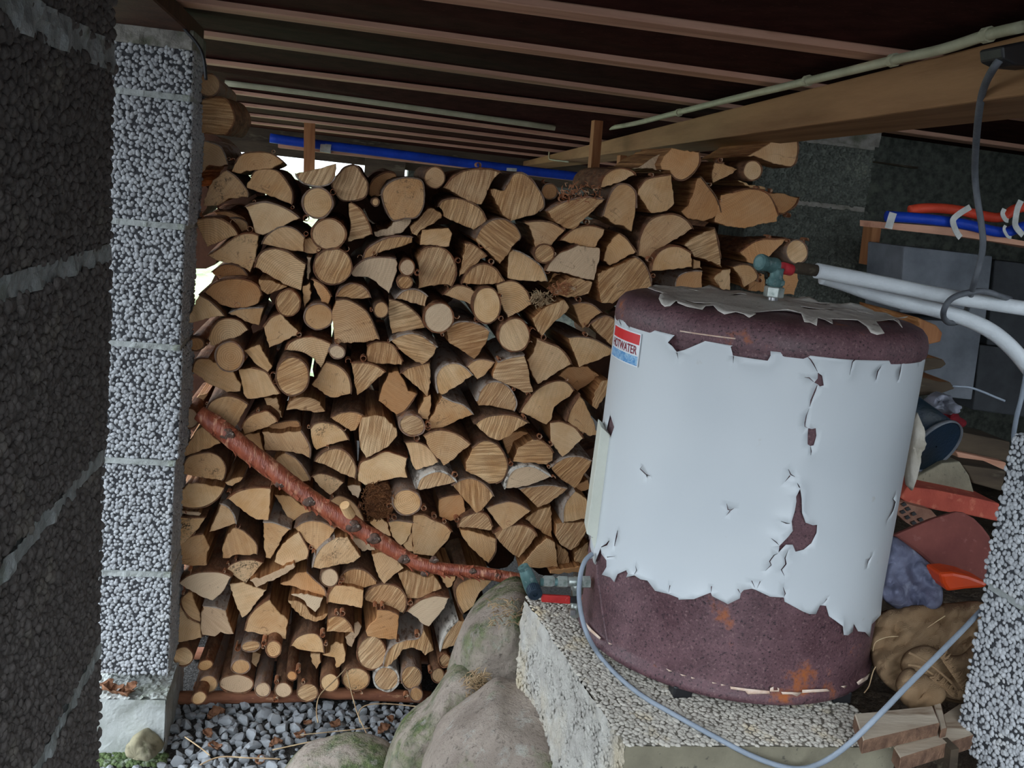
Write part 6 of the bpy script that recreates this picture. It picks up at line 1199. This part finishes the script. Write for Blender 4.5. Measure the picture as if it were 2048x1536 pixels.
# ------------------------------------------------------------------ clutter on the bank at the right
A_ = lambda L: T2(1728, 920, 6.4, L)
def slabp(name, px, Y, dep, mat, lab, cat, bev=.003, tilt=(0, 1, 0), grp=None):
    P = [atY(x, y, Y) for x, y in px]; d = np.array(tilt, float); d = d/np.linalg.norm(d)*dep; o = mk(name, prism(P, d), MT[mat]); bevel_obj(o, bev, 2); tag(o, lab, cat, grp); return o
slabp('clay_tile', A_([(370, 960), (520, 900), (900, 740), (1180, 655), (1280, 665), (1420, 740), (1530, 850), (1620, 970), (1660, 1100), (1690, 1560), (1560, 1560), (980, 1440), (700, 1200), (450, 1030)]), 1.62, .03, 'tile', 'large dusty maroon sheet leaning behind the grey bag', 'tile', .006, (.2, 1, -.4))
o = cloth('grey_bag', [((x-0)/1.25-(-0) if False else (1728+x/6.4-1648)*5.12, (920+y/6.4-1130)*5.12) for x, y in [(360, 980), (560, 1100), (740, 1250), (980, 1470), (960, 1560), (1000, 1700), (960, 1880), (700, 1960), (420, 1900), (200, 1700), (250, 1400), (300, 1150)]], None, 'bag', 1.50, .45, .03, 14, .012, (1, -.9), 9, .003, 60); tag(o, 'dusty blue-grey plastic bag right behind the tank\'s right flank', 'bag')
slabp('orange_scoop', Z_([(1190, 90), (1330, 80), (1480, 110), (1640, 170), (1700, 200), (1640, 240), (1440, 255), (1270, 280), (1220, 200)]), 1.50, .05, 'orange', 'bright orange plastic object under the maroon sheet', 'plastic object', .006)
br_ = empty('hollow_brick', atY(1840, 1010, 1.78), 'long red brick lintel with a perforated side behind the tank', 'brick')
def brick_part(name, px, Y, dep, mat): o = mk(name, prism([atY(x, y, Y) for x, y in A_(px)], (0, dep, 0)), MT[mat], br_); bevel_obj(o, .003, 2); return o
brick_part('brick_body', [(460, 480), (560, 340), (900, 380), (1400, 480), (1740, 560), (1720, 790), (1300, 700), (1000, 660), (560, 560)], 1.80, .12, 'brick')
hb = mk('perforated_face', prism([atY(x, y, 1.775) for x, y in A_([(440, 530), (620, 580), (860, 640), (930, 720), (840, 780), (640, 860), (540, 800), (430, 700)])], (0, .05, 0)), MT['hollow'], br_)
for x, y in ((515, 570), (565, 628), (500, 665), (640, 690), (560, 735), (730, 765), (640, 805)):
    mk('hole_shade_patch', prism([atY(a, b, 1.772) for a, b in A_([(x-38, y-8), (x+10, y-26), (x+38, y+6), (x-8, y+28)])], (0, .004, 0)), MT['black'], br_)  # black plates paint the dark inside the holes; none are cut
# bucket lying on its side
bc = atY(1872, 893, 1.86); bax = np.array((.28, -.80, -.35)); bk_ = empty('bucket', bc, 'dark blue bucket lying on its side with a pale rim', 'bucket')
rb = 62*(bc-CAM).dot(CF)/FPX
mk('bucket_body', lathe([(rb*.2, .17), (rb*.78, .17), (rb*.80, .16), (rb*.97, 0), (rb*.93, .002), (rb*.75, .155), (rb*.1, .155)], bc, -bax, 40, False), MT['bucket'], bk_, smooth=True)
mk('bucket_rim', lathe([(rb*.96, 0), (rb*1.01, -.004), (rb*1.02, .004), (rb*.97, .008)], bc, -bax, 40, False), MT['grey_d'], bk_, smooth=True)
mk('bucket_mouth_disc', lathe([(rb*.94, .004), (rb*.93, -.001), (.002, -.001)], bc, -bax, 40, False), MT['bucket'], bk_)  # dark disc closing the mouth over the bucket's interior
Bq = lambda L: T2(1748, 720, 6.827, L)
slabp('wooden_plank', Bq([(1120, 1250), (1810, 1400), (1800, 1510), (1160, 1370)]), 2.0, .03, 'plank', 'pinkish plank end between the bucket and the right pier', 'plank')
slabp('wooden_plank', Bq([(900, 930), (1060, 940), (1080, 990), (1050, 1110), (960, 1040)]), 2.02, .06, 'plank', 'short pink wood offcut just above the bucket', 'plank')
slabp('timber_beam', Bq([(1080, 960), (1860, 1120), (1850, 1400), (1130, 1240)]), 2.06, .12, 'darkwood', 'dark timber behind the pinkish plank end', 'timber')
slabp('timber_beam', A_([(1250, 60), (1830, 140), (1760, 400), (1400, 300), (1340, 180)]), 1.92, .1, 'darkwood', 'dark timber lying just above the red brick lintel', 'timber')
slabp('grey_slab', A_([(640, 240), (1000, 40), (1230, 20), (1350, 200), (1420, 440), (1380, 490), (900, 380)]), 1.87, .04, 'conc', 'dusty grey slab under the bucket', 'slab')
o = mk('red_rag', rockmesh(Bq([(640, 760), (740, 640), (900, 640), (1080, 760), (1190, 820), (1080, 920), (860, 900), (700, 850)]), atY(1880, 836, 2.05), .05, .03, 12, .7, 48, 20, 14), MT['rag'], smooth=True); tag(o, 'crumpled dark red rag above the bucket', 'rag')
o = mk('plastic_film', rockmesh(Bq([(720, 560), (820, 440), (940, 450), (1040, 560), (1100, 630), (1000, 720), (860, 680), (740, 660)]), atY(1880, 808, 2.02), .04, .035, 14, .7, 48, 20, 18), MT['film'], smooth=True); tag(o, 'crumpled grey plastic film on top of the red rag', 'plastic film')
o = mk('white_cloth', rockmesh(Bq([(555, 660), (600, 720), (650, 900), (655, 1100), (620, 1280), (590, 1500), (540, 1750), (480, 1800), (440, 1700), (430, 1480), (470, 1150), (510, 850)]), atY(1823, 895, 1.70), .02, .02, 15, .7, 48, 24, 16), MT['cloth'], smooth=True); tag(o, 'strip of off-white cloth hanging behind the tank\'s right side', 'cloth')
Cq = lambda L: T2(1648, 500, 5.12, L)
for L, Y, lab in (([(960, 690), (1150, 770), (1215, 850), (1195, 940), (1060, 970), (1000, 960)], 2.02, 'sawn log end showing just right of the tank lid'), ([(1010, 1110), (1130, 1105), (1220, 1120), (1255, 1170), (1200, 1210), (1000, 1245)], 2.04, 'lower pale log end right of the tank below the lid'), ([(960, 1290), (1180, 1350), (1290, 1350), (1340, 1420), (1200, 1470), (950, 1500)], 2.06, 'greenish log end right of the tank near the red rag')):
    o = mk('firewood_log', prism([atY(x, y, Y) for x, y in Cq(L)], (.02, .3, 0)), [MT['post'] if Y < 2.03 else MT['darkwood'], MT['split']], None, [0, 0]+[1]*len(L)); bevel_obj(o, .002, 1); o['pith'] = [0., 0., .05]; o['ang'] = .4; o['saw'] = .1; o['rings'] = .1; o['tone'] = -.3; o['mould'] = .2; tag(o, lab, 'log')
tag(mk('grey_wire', tube(spline([atY(x, y, 1.9) for x, y in Cq([(1320, 1395), (1480, 1405), (1620, 1450), (1740, 1500), (1850, 1545)])], 5), .0026, 8), MT['grey'], smooth=True), 'thin stiff grey wire sticking out above the red rag', 'wire')
# block stack and shelf with blue and red pipes, right background
g1 = empty('block_stack', atY(1890, 700, 2.30), 'stack of concrete blocks in the shade below the red and blue pipes', 'blocks')
for n_, (L, Y, dx) in enumerate((([(1808, 492), (1986, 512), (1972, 640), (1800, 625)], 2.32, 0), ([(1846, 640), (1966, 645), (1944, 800), (1850, 790)], 2.32, 0), ([(1990, 520), (2120, 535), (2100, 700), (1974, 690)], 2.42, 0), ([(1960, 690), (2100, 705), (2090, 840), (1946, 820)], 2.42, 0))):
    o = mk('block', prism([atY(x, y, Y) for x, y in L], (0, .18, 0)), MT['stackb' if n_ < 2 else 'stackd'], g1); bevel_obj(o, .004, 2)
YS = 2.05
Dq = lambda L: T2(1648, 240, 5.12, L)
tag(mk('shelf_plank', prism([atY(x, y, YS) for x, y in Dq([(600, 1045), (1300, 1100), (2048, 1240), (2300, 1280), (2300, 1340), (2048, 1290), (1440, 1200), (600, 1110)])], (0, .10, 0)), MT['plank']), 'pinkish shelf plank under the blue and red pipes at the right', 'plank')
mpx = (atY(1900, 450, YS)-CAM).dot(CF)/FPX
b1 = tag(mk('blue_pipe', tube(spline([atY(x, y, YS-.01) for x, y in Dq([(640, 985), (760, 992), (1000, 1010), (1300, 1045), (1500, 1080), (1700, 1130), (1860, 1150), (1980, 1110), (2100, 1080), (2250, 1070)])], 6), 10.5*mpx, 16), MT['blue'], smooth=True), 'short blue pipe section with tape ties on the right shelf plank', 'pipe')
r1 = tag(mk('red_pipe', tube(spline([atY(x, y, YS+.02) for x, y in Dq([(880, 925), (1000, 905), (1200, 905), (1400, 930), (1600, 975), (1760, 1000), (1860, 980), (1940, 920), (2050, 890), (2250, 860)])], 6), 10*mpx, 16), MT['redpipe'], smooth=True), 'red-orange pipe wavering above the blue pipe on the right shelf', 'pipe')
def strap(L, par, r=.004, Y=YS-.032):
    P = [atY(x, y, Y) for x, y in Dq(L)]; P = spline(P, 4); V = []; 
    for i, p in enumerate(P):
        t = P[min(i+1, len(P)-1)]-P[max(i-1, 0)]; n = np.cross(t, CF); n /= np.linalg.norm(n)+1e-9
        V += [p-n*r*1.6, p+n*r*1.6, p+n*r*1.6+CF*.0015, p-n*r*1.6+CF*.0015]
    mk('tape_tie', (V, [(4*j+e, 4*j+(e+1) % 4, 4*j+4+(e+1) % 4, 4*j+4+e) for j in range(len(P)-1) for e in range(4)]), MT['tape'], par, fix=False)
strap([(1500, 890), (1400, 950), (1330, 1010), (1325, 1060), (1360, 1150), (1400, 1205)], b1); strap([(710, 950), (690, 1010), (660, 1110)], b1, .005); strap([(2020, 825), (1985, 900), (1965, 1000), (1965, 1090), (2040, 1180)], b1); strap([(1850, 910), (1830, 960), (1860, 1020), (1890, 1030)], r1, .003); strap([(1860, 1080), (1845, 1120), (1880, 1190), (1920, 1205)], b1, .002)
tag(mk('wooden_post', prism([atY(x, y, 2.5) for x, y in Dq([(500, 1080), (590, 1090), (535, 1490), (450, 1485)])], (0, .05, 0)), MT['post']), 'yellowish wooden post just right of the concrete pillar', 'post')
tag(mk('rail_batten', prism([atY(x, y, 2.9) for x, y in Dq([(550, 425), (960, 480), (960, 500), (550, 437)])], (0, .03, 0)), MT['darkwood']), 'thin batten crossing the dark gap right of the pillar head', 'batten')
